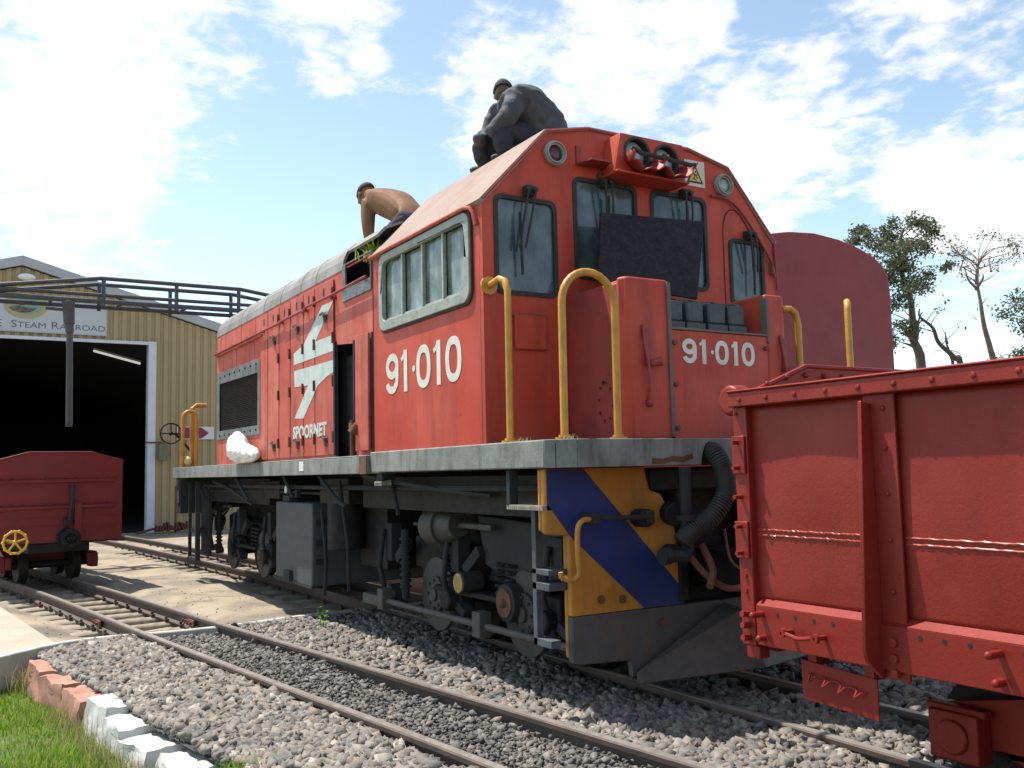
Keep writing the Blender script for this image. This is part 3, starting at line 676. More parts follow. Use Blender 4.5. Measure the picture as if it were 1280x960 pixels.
ft = MB(); ft.tube([(.008,-1.2,2.85),(.008,-.74,3.335),(.008,-.42,3.405),(.008,.42,3.405),(.008,.78,3.325),(.008,1.2,2.85),(.008,1.215,2.5)], .011, 6); LP(ft, 'roof_edge_trim', redd, roof)
hr = MB(); hr.tube(spl([(.02,.60,3.105),(.02,.74,3.10),(.02,.86,3.04),(.02,1.02,2.87),(.02,1.15,2.70),(.02,1.185,2.58)],5), .009, 6); LP(hr, 'door_gutter', redd)
dg = MB(); ribbon(dg, [(.715,1.45),(.715,2.86),(.722,2.93),(.745,2.99),(.785,3.03),(.835,3.035),(.88,3.01),(1.10,2.74)], .008, 'x', .0005, .002); LP(dg, 'door_seam', void)
hg = MB()
for z in (2.35,2.65): hg.cyl((.02,1.16,z-.05),(.02,1.16,z+.05),.012,n=8)
LP(hg, 'door_hinge', rust)
# windows
def front_window(u0, v0, u1, v1, wip):
    g = MB(); g.plate(rr(u0-.012,v0-.012,u1+.012,v1+.012,.055), [rr(u0+.016,v0+.016,u1-.016,v1-.016,.04)], 'x', -.02, .008)
    w = LP(g, 'window', rubber, smooth=50)
    p = MB(); p.box(-.014,u0+.005,v0+.005,-.008,u1-.005,v1-.005); LP(p, 'pane', glf, w)
    if wip:
        y, zt, dy, ln = wip; q = MB(); q.box(.0,y-.035,zt-.03,.05,y+.035,zt+.03); q.cyl((.03,y-.03,zt),(.075,y-.03,zt),.016); q.cyl((.03,y+.02,zt),(.075,y+.02,zt),.016)
        q.tube([(.07,y-.03,zt),(.06,y-.03+dy*.5,zt-ln*.45),(.045,y-.03+dy,zt-ln)], .008, 6); q.tube([(.07,y+.02,zt),(.062,y+.02+dy*.5,zt-ln*.45),(.045,y+.01+dy,zt-ln)], .008, 6)
        q.box(.028,y-.012+dy-.008,zt-ln-.16,.04,y-.012+dy+.008,zt-ln+.22, rot=Matrix.Rotation(-dy*.5,3,'X')); LP(q, 'wiper', rubber, w, bevel=.003)
front_window(-1.11,2.30,-.685,2.885,(-.88,2.93,-.06,.36)); front_window(-.535,2.44,-.05,3.07,(-.31,3.06,.03,.3)); front_window(.085,2.44,.555,3.07,(.36,3.08,.02,.3)); front_window(.775,2.36,1.085,2.82,(.94,2.86,.04,.26))
g = MB(); g.plate(rr(-1.497,2.258,-.128,2.812,.085), [rr(-1.435,2.325,-.19,2.755,.05)], 'y', -1.225, -1.19); sw_ = LP(g, 'side_window', wframe, bevel=.006)
g = MB()
for x in (-1.12,-.80,-.50): g.box(x-.012,-1.212,2.325,x+.012,-1.186,2.756)
g.box(-1.43,-1.2,2.325,-.19,-1.186,2.345); LP(g, 'glazing_bar', wframe, sw_, bevel=.003)
g = MB(); g.plate(rr(-1.512,2.243,-.113,2.827,.09), [rr(-1.495,2.26,-.13,2.81,.085)], 'y', -1.212, -1.19); LP(g, 'gasket', rubber, sw_)
for x0, x1, yy in ((-1.435,-1.13,-1.185),(-1.11,-.81,-1.178),(-.79,-.51,-1.184),(-.49,-.19,-1.18)):
    g = MB(); g.box(x0,yy,2.33,x1,yy+.005,2.755); LP(g, 'pane', gls, sw_)
g = MB(); g.box(-1.105,-1.16,2.34,-.83,-1.15,2.56); LP(g, 'sun_shade', M('brown curtain', (.28,.22,.19), (.22,.17,.15), 6, .9), sw_)
g = MB(); g.box(-1.41,1.17,2.26,-.13,1.18,2.81); LP(g, 'pane', gls)
# numbers
n = MB(); digits(n, '91.010', -1.425, 1.80, .285, .215, .052, 'y', -1.2015, -.0015); LP(n, 'running_number', white, cabside, smooth=0)
# headlamp box, marker lamps, visor
hb = MB(); hb.plate([(-.325,3.105),(-.27,3.36),(.243,3.36),(.243,3.115)], [circ(-.14,3.243,.096),circ(.098,3.233,.096)], 'x', .135, .15)
hb.plate([(-.325,3.105),(-.27,3.36),(.243,3.36),(.243,3.115)], [rr(-.25,3.13,.22,3.34,.01)], 'x', .0, .1345); hb.box(.005,-.34,3.085,.20,.25,3.10)
hbo = LP(hb, 'headlamp_box', red, bevel=.004)
for cy, cz in ((-.14,3.243),(.098,3.233)):
    l = MB(); l.sphere((.10,cy,cz), .094, 20, 10, (.28,1,1)); lo_ = LP(l, 'headlight', lens, smooth=180)
    l = MB(); l.ring((.10,cy,cz),(1,0,0),.092,.108,.056); LP(l, 'rim', rubber, lo_)
    l = MB(); v = []; m_ = 12   # bent lower visor, torn open along its lip
    for i in range(m_+1):
        a = math.pi+math.pi*i/m_
        for r_, xx in ((.10,.152),(.125,.25),(.13,.285)):
            v.append((xx+ (.02*math.sin(i*2.3) if xx > .2 else 0), cy+r_*1.08*math.cos(a), cz-.03+r_*(.85+.1*math.sin(i*1.7))*math.sin(a)-(xx-.15)*.02))
    f = [(i*3+k, (i+1)*3+k, (i+1)*3+k+1, i*3+k+1) for i in range(m_) for k in range(2)]; l.add(v, f)
    vo = LP(l, 'lamp_visor', redd, lo_, recalc=False); so_ = vo.modifiers.new('thick','SOLIDIFY'); so_.thickness = .006
    l = MB(); l.tube([(.27,cy-.14,cz-.02),(.29,cy-.07,cz-.055),(.285,cy,cz-.05),(.29,cy+.08,cz-.06),(.27,cy+.16,cz-.03)], [.012,.016,.013,.016,.006], 6); LP(l, 'torn_rubber_lip', rubber, lo_)
for cy, cz, mt in ((-.68,3.20,M('dark red marker lens',(.09,.02,.04),rough=.2)),(.725,3.195,lens)):
    l = MB(); l.ring((0,cy,cz),(1,0,0),.052,.078,.03); l.ring((0,cy,cz),(1,0,0),.062,.07,.045); mo = LP(l, 'marker_lamp', wframe, bevel=.003)
    l = MB(); l.sphere((.005,cy,cz), .054, 16, 8, (.4,1,1)); LP(l, 'lens', mt, mo)
vs = MB(); vs.add([(.0,-.52,3.165),(.0,-.30,3.165),(.17,-.36,3.155),(.15,-.50,3.16),(.0,-.52,3.155),(.0,-.30,3.155),(.17,-.36,3.145),(.15,-.50,3.15)], [(0,1,2,3),(7,6,5,4),(0,4,5,1),(1,5,6,2),(2,6,7,3),(3,7,4,0)])
vs.box(.0,-.515,3.17,.012,-.48,3.28); LP(vs, 'lamp_shade', redd)
kn = MB(); kn.sphere((.015,-.335,3.105),.022); kn.cyl((0,-.335,3.105),(.03,-.335,3.105),.012); LP(kn, 'bolt_head', rust)
# warning sign
ws = MB(); ws.box(.001,.385,3.155,.004,.565,3.335); wo = LP(ws, 'warning_sign', M('sticker white', (.66,.64,.55), (.58,.56,.48), 6, .5))
bk = M('sign black', (.015,.015,.014), rough=.5); yl = M('sign yellow', (.66,.52,.10), (.58,.44,.09), 8, .5)
t = MB(); t.plate([(.40,3.178),(.55,3.178),(.475,3.315)], [], 'x', .004, .0055); LP(t, 'triangle_border', bk, wo)
t = MB(); t.plate([(.422,3.190),(.528,3.190),(.475,3.287)], [], 'x', .0055, .007); LP(t, 'triangle', yl, wo)
t = MB(); ribbon(t, [(.455,3.245),(.485,3.232),(.497,3.24)], .009,'x',.007,.0015); ribbon(t, [(.462,3.222),(.48,3.235),(.488,3.218),(.50,3.214)], .008,'x',.0072,.0015); ribbon(t, [(.455,3.205),(.472,3.216),(.468,3.202),(.487,3.2)], .007,'x',.0074,.0015); ribbon(t, [(.478,3.262),(.482,3.25)], .008,'x',.0076,.0015); LP(t, 'hazard_symbol', bk, wo)
t = MB()
for k in range(3): t.box(.004,.56,3.20+k*.03,.0052,.562,3.22+k*.03)
# flap on cab face
fl = MB(); fl.box(0,-1.0,1.965,.025,-.78,2.17); LP(fl, 'cover_flap', red, bevel=.006)
fl = MB(); fl.box(0,-1.06,2.165,.012,-.80,2.18); fl.box(0,-1.06,1.96,.012,-.79,1.972); fl.box(0,-1.06,1.96,.01,-1.045,2.17); LP(fl, 'flap_bracket', redd)
# --- nose (battery box)
def hull(poly, z0, z1):
    mb = MB(); n = len(poly); zt = z1 if isinstance(z1, (list,tuple)) else [z1]*n
    mb.add([(x,y,z0) for x,y in poly]+[(x,y,z) for (x,y),z in zip(poly,zt)], [tuple(range(n-1,-1,-1)), tuple(range(n,2*n))]+[(i,(i+1)%n,n+(i+1)%n,n+i) for i in range(n)]); return mb
nose = LP(hull([(.001,-.62),(.54,-.635),(.54,-.60),(.001,-.585)], 1.40, [2.315,2.295,2.295,2.315]), 'nose_side', redd, bevel=.008)
LP(hull([(.001,.62),(.54,.635),(.54,.60),(.001,.585)], 1.40, [2.315,2.295,2.295,2.315]), 'nose_side', redd, bevel=.008)
LP(hull([(.545,-.655),(.605,-.615),(.605,-.315),(.19,-.315),(.19,-.58),(.545,-.60)], 1.40, 2.325), 'nose_column', red, bevel=.028, seg=4)
LP(hull([(.545,.655),(.605,.615),(.605,.46),(.19,.46),(.19,.60),(.545,.60)], 1.40, 2.305), 'nose_column', red, bevel=.026, seg=4)
npn = LP(MB().box(.565,-.31,1.40,.61,.455,2.035), 'nose_panel', red, bevel=.004)
e = MB(); e.box(.56,-.338,1.42,.618,-.312,2.31); e.box(.56,.452,2.0,.618,.474,2.28); e.box(.56,-.31,2.037,.618,.455,2.05); LP(e, 'edge_channel', M('channel grey', (.13,.12,.11), (.20,.10,.07), 9, .7, bump=.5), npn, bevel=.003)
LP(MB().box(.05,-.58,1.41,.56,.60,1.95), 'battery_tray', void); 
LP(MB().box(.002,-.58,1.95,.02,.60,2.3), 'nose_backplate', redd)
n = MB(); digits(n, '91.010', -.235, 1.845, .145, .108, .029, 'x', .6115, .0015); LP(n, 'running_number', white, npn, smooth=0)
for y in (-.325,.45):
    b = MB()
    for z in (1.96,1.72,1.47): b.cyl((.6,y+.03 if y<0 else y-.02,z),(.628,y+.03 if y<0 else y-.02,z),.014,n=8); 
    LP(b, 'bolt_head', rust, npn)
for y in (-.49,.60):
    q = MB(); q.box(.6,y-.018,1.83,.618,y+.018,2.03); q.tube([(.61,y-.03,2.05),(.635,y-.035,1.93),(.64,y-.02,1.84),(.63,y-.005,1.70),(.615,y,1.62)], .010, 6); q.cyl((.62,y+.0,1.83),(.68,y+.05,1.84),.018,.028,n=10); q.sphere((.615,y,1.61),.024,8,6)
    LP(q, 'latch', redd, bevel=.003)
sp = MB()
for i in range(9):
    a = random.uniform(0,6.28); y0_ = -.6362; x0_ = .40+.07*math.cos(i*.75); z0_ = 1.62+.11*math.sin(i*.75)
    ribbon(sp, [(x0_,z0_),(x0_+random.uniform(-.015,.015),z0_+random.uniform(.01,.03))], .008, 'y', y0_, -.001)
sp.plate(circ(.38,1.74,.012,10), [], 'y', -.6365, -.638); LP(sp, 'paint_chips', dark, nose)
# --- frame
fr = MB(); fr.box(-8.5,-1.19,1.26,.70,1.19,1.385); LP(fr, 'deck', dark)
sl = MB(); sl.box(-8.5,-1.262,1.25,-1.66,-1.232,1.375); sl.box(-8.5,1.195,1.25,-1.66,1.225,1.375); sl.box(-8.5,-1.262,1.376,-1.66,-.9,1.386); sl.box(-8.53,-1.22,1.15,-8.5,1.22,1.39)
side_sill = LP(sl, 'side_sill', sill, bevel=.008)
sl = MB(); sl.box(-1.655,-1.235,1.258,.66,-1.195,1.405); sl.box(-1.655,1.195,1.258,.66,1.235,1.405); sl.box(-1.72,-1.232,1.252,-1.50,-1.197,1.30); sl.box(.0,-1.196,1.388,.66,1.196,1.404); LP(sl, 'cab_sill', sill, bevel=.012)
wc = MB(); wc.box(-1.80,-1.265,1.248,-1.66,-1.2625,1.378); LP(wc, 'rust_patch', rust, side_sill)
wl = MB(); wl.box(-3.17,-1.2645,1.285,-3.06,-1.2625,1.365); LP(wl, 'paper_label', M('paper label', (.75,.75,.72), (.6,.6,.58), 30, .7), side_sill)
fb_ = [(-1.10,1.258),(-.27,1.258),(-.255,1.33),(-.23,1.375),(-.2,1.388),(-.17,1.375),(-.13,1.33),(-.10,1.258),(1.10,1.258),(1.10,1.405),(-1.10,1.405)]
f_ = MB(); f_.plate(fb_, [], 'x', .745, .772); f_.box(.61,-1.10,1.39,.7445,1.10,1.404)
for s in (-1,1):
    f_.add([(.66,s*1.235,1.258),(.77,s*1.102,1.258),(.745,s*1.09,1.258),(.66,s*1.2,1.258),(.66,s*1.235,1.405),(.77,s*1.102,1.405),(.745,s*1.09,1.405),(.66,s*1.2,1.405)], [(0,1,2,3),(7,6,5,4),(0,4,5,1),(1,5,6,2),(2,6,7,3),(3,7,4,0)])
beam = LP(f_, 'front_beam', sill, bevel=.004)
wr = MB(); ribbon(wr, [(-.62,1.285),(-.55,1.28),(-.48,1.295),(-.40,1.29),(-.33,1.31)], .03, 'x', .7725, .0012); LP(wr, 'rust_patch', rust, beam)
# valance
for s in (-1,1):
    ol = [(s*1.2,1.255),(s*1.2,.93),(s*1.19,.915),(s*1.05,.905),(s*1.05,.485),(s*.28,.485),(s*.30,.70),(s*.33,.95),(s*.42,1.10),(s*.50,1.13),(s*.53,1.255)]
    v = MB(); v.plate(ol, [], 'x', .56, .60); v.box(.53,min(s*1.2,s*1.165),.93,.559,max(s*1.2,s*1.165),1.255); v.box(.53,min(s*1.05,s*1.01),.27,.559,max(s*1.05,s*1.01),.904)
    va = LP(v, 'valance', yelv, bevel=.016, seg=3)
    b = MB(); b.plate([(s*1.185,1.25),(s*1.185,1.075),(s*1.04,.895),(s*.57,.488),(s*.285,.488),(s*.29,.565),(s*.95,1.25)], [], 'x', .6005, .6035); LP(b, 'blue_stripe', bluev, va)
    g = MB(); g.plate([(s*1.05,.483),(s*1.05,.25),(s*.99,.235),(s*.67,.22),(s*.66,.13),(s*.0,.13),(s*.0,.483)], [], 'x', .56, .602); LP(g, 'skirt', M('skirt dusty grey', (.08,.077,.08), (.055,.053,.056), 4, .75, dirt=(.13,.085,.055), dirt_amt=.7, dsc=(4,4,2), chips=(.03,.025,.025), chip_amt=-.01, bump=.6), va, bevel=.008)
    g = MB()
    for (yy, zz) in ((.72,.55),(.86,.56),(.45,.40)): g.cyl((.60,s*yy,zz),(.612,s*yy,zz),.022,n=12)
    LP(g, 'blanked_hole', rust, va)
    # snow-plough shaped pilot
    p = MB(); tip = (.64,s*.67,.10); nb = (.92,s*.0,.15); nt_ = (.76,s*.0,.45); bt = (.62,s*.0,.47); bb = (.62,s*.0,.10); tt = (.625,s*.66,.16)
    p.add([tip,nb,nt_,tt,bt,bb], [(0,1,2,3),(3,2,4),(0,5,1),(0,3,4,5),(1,5,4,2)]); LP(p, 'plough', M('plough worn steel', (.085,.072,.066), (.055,.05,.048), 7, .7, dirt=(.15,.10,.07), dirt_amt=.6, dsc=(6,6,6), bump=.8), bevel=.006)
# uncoupling lever and hook
q = MB(); q.tube([(.66,-1.02,.985),(.70,-.98,.995),(.72,-.6,.985)], .014, 8); q.box(.60,-.98,.965,.72,-.93,1.02); q.box(.60,-.63,.95,.73,-.58,1.02); LP(q, 'uncoupling_lever', dgrey, bevel=.003)
q = MB(); q.tube(spl([(.70,-.99,.99),(.72,-1.05,.985),(.72,-1.08,.94),(.715,-1.08,.80),(.71,-1.07,.72),(.70,-1.10,.69),(.68,-1.16,.70)],5), .014, 8); q.tube([(.68,-1.16,.70),(.68,-1.165,.73)], .013, 8); LP(q, 'lever_handle', yelv)
# coupler
q = MB(); q.box(.50,-.13,.56,1.02,.13,.78); q.box(1.0,-.17,.50,1.18,.17,.80); q.cyl((1.10,-.13,.46),(1.10,-.13,.83),.06,n=12); q.box(1.12,.05,.52,1.32,.17,.78)
for k in range(6): q.box(1.0+.003,-.178,.52+k*.045,1.175,.178,.54+k*.045)
LP(q, 'coupler', dark, bevel=.015)
q = MB(); q.box(.45,-.32,.50,.62,-.26,1.2); q.box(.45,.26,.50,.62,.32,1.2); q.box(.40,-.5,1.12,.62,.5,1.24); q.cyl((.62,-.62,.98),(.72,-.62,.98),.05,n=12); q.cyl((.60,-.40,.78),(.80,-.40,.78),.045,n=12); q.cyl((.62,-.38,1.0),(.70,-.40,.99),.07,n=14); LP(q, 'draft_box', dark, bevel=.01)
q = MB(); hp = spl([(.62,-.17,1.33),(.76,-.185,1.335),(.84,-.215,1.30),(.87,-.19,1.20),(.87,-.20,1.09),(.85,-.29,.97),(.82,-.40,.91),(.80,-.46,.84)],9); q.tube(hp, .045, 12)
for i in range(2, len(hp)-1, 1):
    d = (hp[i+1]-hp[i]).normalized() if i+1 < len(hp) else Vector((0,0,1)); q.cyl(hp[i]-d*.006, hp[i]+d*.006, .054, n=12)
LP(q, 'corrugated_hose', rubber)
q = MB(); q.cyl((.80,-.42,.80),(.80,-.42,1.25),.032,n=12); q.cyl((.80,-.42,.96),(.80,-.42,.99),.055,n=12); q.tube([(.80,-.42,.82),(.82,-.46,.77),(.80,-.55,.78)], .035, 10); q.cyl((.80,-.55,.78),(.80,-.60,.78),.045,n=12); LP(q, 'brake_pipe', dgrey)
q = MB(); q.tube(spl([(.78,-.42,.80),(.86,-.36,.68),(.92,-.26,.60),(1.05,-.2,.62)],6), .018, 8); q.tube(spl([(.80,-.15,.9),(.92,-.2,.72),(1.1,-.1,.68),(1.4,.0,.7)],6), .008, 6); q.tube(spl([(.78,-.30,.82),(.88,-.32,.7),(.94,-.4,.62)],5), .02, 8); LP(q, 'air_hose', rust)
# front steps
q = MB(); q.box(.24,-1.215,1.05,.275,-1.16,1.25); LP(q, 'step_hanger', dgrey, bevel=.003)
q = MB(); q.box(.24,-1.215,1.04,.60,-1.06,1.065)
for k in range(16): q.cyl((.255+k*.021,-1.217,1.052),(.255+k*.021,-1.05,1.068),.009,n=5)
LP(q, 'step_tread', M('worn chequer plate', (.36,.34,.28), (.22,.20,.16), 20, .6, .3, bump=.8, bsc=60))
q = MB(); q.box(.40,-1.16,.33,.44,-1.12,1.04); q.box(.40,-1.16,.33,.57,-1.10,.37); q.box(.40,-.85,.33,.44,-.81,1.04)
q.box(.40,-1.16,.62,.56,-.82,.66); q.box(.40,-1.16,.70,.56,-.82,.73); q.box(.42,-.83,.35,.56,-.80,1.2); LP(q, 'step_ladder', M('ladder grey blue', (.085,.095,.115), (.06,.066,.078), 6, .65, dirt=(.04,.038,.035), dirt_amt=.7, bump=.5), bevel=.003)
# handrails
def railtube(pts, r=.022): return spl(pts, 6)
def foot(mb, x, y, z=1.405): mb.cyl((x,y,z),(x,y,z+.012),.05,n=14); mb.cyl((x,y,z+.012),(x,y,z+.025),.032,n=12)
q = MB(); q.tube([(.64,-1.09,1.41),(.64,-1.085,2.13)]+[(.64,-.91+.175*math.cos(a),2.135+.175*math.sin(a)) for a in [math.pi-math.pi*i/14 for i in range(1,14)]]+[(.64,-.735,2.13),(.64,-.74,1.41)], .0215, 12); foot(q,.64,-1.09); foot(q,.64,-.74); LP(q, 'handrail', yel, smooth=50)
q = MB(); q.tube([(.01,-1.165,2.33),(.05,-1.165,2.335),(.12,-1.16,2.35),(.17,-1.155,2.33),(.195,-1.152,2.27),(.198,-1.152,2.20),(.19,-1.152,1.41)], .0205, 12); foot(q,.19,-1.152); q.cyl((.0,-1.165,2.33),(.014,-1.165,2.33),.055,n=12); LP(q, 'handrail', yel, smooth=50)
q = MB(); q.tube([(.58,.63,2.225),(.60,.68,2.225),(.60,.725,2.20),(.60,.745,2.14),(.60,.745,1.41)], .0215, 12); foot(q,.60,.745); LP(q, 'handrail', yel, smooth=50)
q = MB(); q.tube([(.60,1.22,1.41),(.60,1.22,2.26),(.59,1.235,2.30),(.55,1.28,2.325),(.50,1.34,2.325)], .0215, 12); foot(q,.60,1.19); LP(q, 'handrail', yel, smooth=50)
for (x,y0,zt) in ((-8.3,-1.18,2.13),(-8.42,-1.05,2.23)):
    q = MB(); q.tube([(x,y0,1.39),(x,y0,zt-.08)]+[(x+.0,y0+.09-.09*math.cos(a),zt-.08+.09*math.sin(a)) for a in [math.pi*i/8 for i in range(1,8)]]+[(x,y0+.18,zt-.08),(x,y0+.18,1.39)] if zt < 2.2 else [(x,y0+.02,1.39),(x,y0+.02,zt-.04),(x,y0+.08,zt),(x,y0+.2,zt)], .026 if zt<2.2 else .034, 10); LP(q, 'handrail', M('rear rail amber',(.55,.24,.03),(.42,.18,.03),8,.5))
# rear handwheel on its bracket
q = MB(); c0 = Vector((-8.36,-1.32,1.845)); q.tube([c0+Vector((0,.135*math.cos(a),.135*math.sin(a))) for a in [2*math.pi*i/24 for i in range(24)]], .011, 8, closed=True)
for a in (0, math.pi/2, math.pi): q.tube([c0, c0+Vector((0,.13*math.cos(a),.13*math.sin(a)))], .009, 6)
q.tube([c0,(-8.40,-1.25,1.84),(-8.6,-1.0,1.6),(-8.5,-1.0,1.39)], .018, 8); q.sphere(c0,.03); LP(q, 'brake_wheel', dark)
# --- hood
hs = MB(); OPEN = [(-2.43,1.40),(-2.43,2.29),(-2.0,2.25),(-2.0,1.40)]
side_out = [(-6.33,1.385),(-2.43,1.385),(-2.43,2.29),(-2.02,2.25),(-2.02,1.385),(-1.665,1.385),(-1.665,2.88),(-6.33,2.88)]
hs.plate(side_out, [[(-4.60,1.72),(-4.60,2.36),(-6.26,2.37),(-6.26,1.73)], [(-2.22,2.64),(-1.67,2.64),(-1.67,2.87),(-2.22,2.87)]], 'y', -1.2, -1.185)
hs.plate([(-6.33,1.385),(-1.665,1.385),(-1.665,2.88),(-6.33,2.88)], [], 'y', 1.185, 1.2); hs.box(-6.345,-1.2,1.385,-6.33,1.2,2.9)
hood = LP(hs, 'hood_side', redf)
HP = [(-1.205,2.872),(-1.195,2.95),(-1.165,3.02),(-1.10,3.09),(-.98,3.14),(-.80,3.18),(-.4,3.24),(0,3.26),(.4,3.24),(.8,3.18),(.98,3.14),(1.1,3.09),(1.165,3.02),(1.195,2.95),(1.205,2.872)]
rf = roofsweep(HP, -6.36, -2.26, .015); hroof = LP(rf, 'hood_roof', roofg, smooth=50)
rf = roofsweep(HP[2:], -2.26, -1.66, .015); LP(rf, 'hood_roof', roofg, smooth=50)
q = MB()
for x in (-5.3,-4.45,-3.9,-3.3,-2.9,-2.26): q.tube([(x,y,z+.001) for y,z in HP[:8]], .004, 5)
LP(q, 'roof_seam', roofg, hroof)
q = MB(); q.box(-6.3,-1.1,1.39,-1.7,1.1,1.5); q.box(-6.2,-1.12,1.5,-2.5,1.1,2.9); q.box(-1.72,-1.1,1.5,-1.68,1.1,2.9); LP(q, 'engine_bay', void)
q = MB(); q.box(-2.45,-1.12,1.45,-2.2,-.9,2.2); q.cyl((-2.1,-.9,1.4),(-2.1,-.9,2.2),.05); LP(q, 'engine_block', dark, bevel=.02)
# long gutter pipe, with its kinks
q = MB(); q.tube([(-6.31,-1.245,2.66),(-4.42,-1.245,2.665),(-3.86,-1.245,2.665),(-3.75,-1.24,2.685)], .012, 8); q.tube([(-3.80,-1.25,2.65),(-3.72,-1.25,2.672),(-3.1,-1.25,2.672),(-3.04,-1.25,2.695)], .012, 8); q.tube([(-3.12,-1.25,2.655),(-3.02,-1.25,2.69),(-2.42,-1.25,2.685),(-1.67,-1.25,2.70)], .012, 8)
for x in (-6.2,-5.5,-4.9,-4.4,-3.78,-3.08,-2.42): q.cyl((x,-1.19,2.67),(x,-1.255,2.67),.016,n=8)
LP(q, 'gutter_pipe', redd)
q = MB(); q.box(-6.33,-1.235,2.635,-4.45,-1.2005,2.655); LP(q, 'gutter_strip', redf)
# grille
q = MB(); q.plate([(-4.555,1.665),(-4.555,2.42),(-6.30,2.44),(-6.30,1.67)], [[(-4.64,1.76),(-4.64,2.29),(-6.20,2.31),(-6.20,1.77)]], 'y', -1.212, -1.2005); gr = LP(q, 'grille_frame', M('grille frame grey', (.17,.185,.19), (.10,.105,.11), 7, .6, dirt=(.03,.03,.03), dirt_amt=.8, dsc=(9,9,1.5), bump=.5), bevel=.002)
q = MB()
for i in range(26): z = 1.775+i*.0205; q.box(-6.21,-1.196,z,-4.63,-1.188,z+.012, rot=Matrix.Rotation(R(25),3,'X'))
q.box(-6.22,-1.18,1.74,-4.62,-1.17,2.33); LP(q, 'grille_slats', dark, gr)
q = MB()
for i in range(8):
    for z in (1.715,2.38): q.cyl((-6.15+i*.21,-1.21,z),(-6.15+i*.21,-1.222,z),.011,n=6)
LP(q, 'bolt_head', dark, gr)
# doors on the hood side
SE = [-4.54,-4.28,-3.92,-3.58,-3.21,-2.91,-2.455]
for i, (a, b) in enumerate(zip(SE, SE[1:])):
    q = MB(); q.plate(rr(a+.007,1.41,b-.007,2.835,.01,2), [], 'y', -1.2125, -1.2005); d_ = LP(q, 'hood_door', redf if i < 2 else M('hood door red', (.47,.058,.034), (.54,.12,.08), 2.2, .52, dirt=(.2,.04,.03), dirt_amt=.85, dsc=(3,3,.4), chips=(.12,.06,.05), chip_amt=-.03, bump=.3, bsc=60, buckle=.02), bevel=.003)
    q = MB()
    for z in ((2.51,1.53) if i in (1,) else (2.545,1.53)):
        cx = (a+b)/2+(.06 if i%2 else -.03)
        if i in (1,3,5): q.plate(circ(cx,z,.028,12), [], 'y', -1.2135, -1.2127)
    for z in (2.76,): q.plate([(((a+b)/2)+.022*math.cos(t_), z+.04*math.sin(t_)) for t_ in [2*math.pi*k/12 for k in range(12)]], [], 'y', -1.2135, -1.2127)
    if q.v: LP(q, 'finger_hole', void, d_)
    if i in (1,3,5):
        q = MB(); cx = (a+b)/2+.06
        for z in (2.545,1.53): q.tube([(cx-.09,-1.235,z+.03),(cx-.02,-1.24,z+.035),(cx,-1.235,z+.005),(cx,-1.225,z-.05)], .011, 6); q.cyl((cx,-1.21,z+.01),(cx,-1.245,z+.01),.014,n=8)
        LP(q, 'door_handle', steel, d_)
    q = MB()
    for z in (2.72,2.35,2.0,1.55): q.cyl((b,-1.222,z-.045),(b,-1.222,z+.045),.011,n=8)
    if i != 0: LP(q, 'hinge', rust, d_)
    q = MB(); ribbon(q, [(b-.001,1.40),(b-.001,2.84)], .010, 'y', -1.2132 if False else -1.2128, -.001); LP(q, 'seam', void, d_)
# thin seam lines on the side sheet left of the doors
q = MB()
for x in (-6.18,-5.95,-5.3,-4.75): ribbon(q, [(x,2.67),(x,2.86)], .006, 'y', -1.201, -.001)
for x in (-6.1,-5.5,-4.9): ribbon(q, [(x,1.40),(x,1.66)], .006, 'y', -1.201, -.001); 
for x in (-6.05,-5.5,-5.15,-4.8): ribbon(q, [(x,2.45),(x,2.63)], .006, 'y', -1.201, -.001)
LP(q, 'panel_seam', M('seam dark red', (.14,.035,.03)), hood)
# logo
q = MB()
q.plate([(-2.72,2.655),(-2.462,2.65),(-2.89,2.375),(-2.462,2.375),(-2.462,2.245),(-3.47,2.235),(-3.47,2.34),(-3.20,2.385)], [], 'y', -1.2145, -1.2135)
q.plate([(-3.46,2.18),(-2.462,2.17),(-2.462,2.07),(-2.62,2.05),(-2.84,1.995),(-2.93,1.93),(-3.21,1.74),(-3.45,1.755),(-3.08,2.02),(-3.45,2.035)], [], 'y', -1.2145, -1.2135); LP(q, 'arrow_logo', logow, hood, smooth=0)
tx = text_mesh('SPOORNET', .152, logow, 'lettering', hood, offset=.006, sx=1.12); tx.rotation_euler = (R(90),0,0); tx.location = (-3.49,-1.2145,1.572)
# door left open: frame, standing leaf
q = MB(); q.box(-2.445,-1.222,1.40,-2.415,-1.19,2.31); q.box(-2.03,-1.215,1.40,-2.005,-1.19,2.27); LP(q, 'doorway_frame', dgrey)
q = MB(); q.box(-1.92,-1.235,1.42,-1.70,-1.215,2.29, rot=Matrix.Rotation(R(4),3,'Z')); LP(q, 'open_door_leaf', redf, bevel=.003)
q = MB(); q.box(-1.69,-1.206,1.40,-1.668,-1.2005,2.29); q.box(-1.655,-1.203,1.40,-1.652,-1.2005,2.82); LP(q, 'gap', void)
q = MB(); q.cyl((-2.03,-1.225,1.39),(-2.03,-1.225,1.66),.018,n=8); q.box(-2.06,-1.24,1.60,-2.0,-1.21,1.64); q.cyl((-1.93,-1.25,1.56),(-1.90,-1.23,1.62),.05,.03,n=10); LP(q, 'door_post', rust)
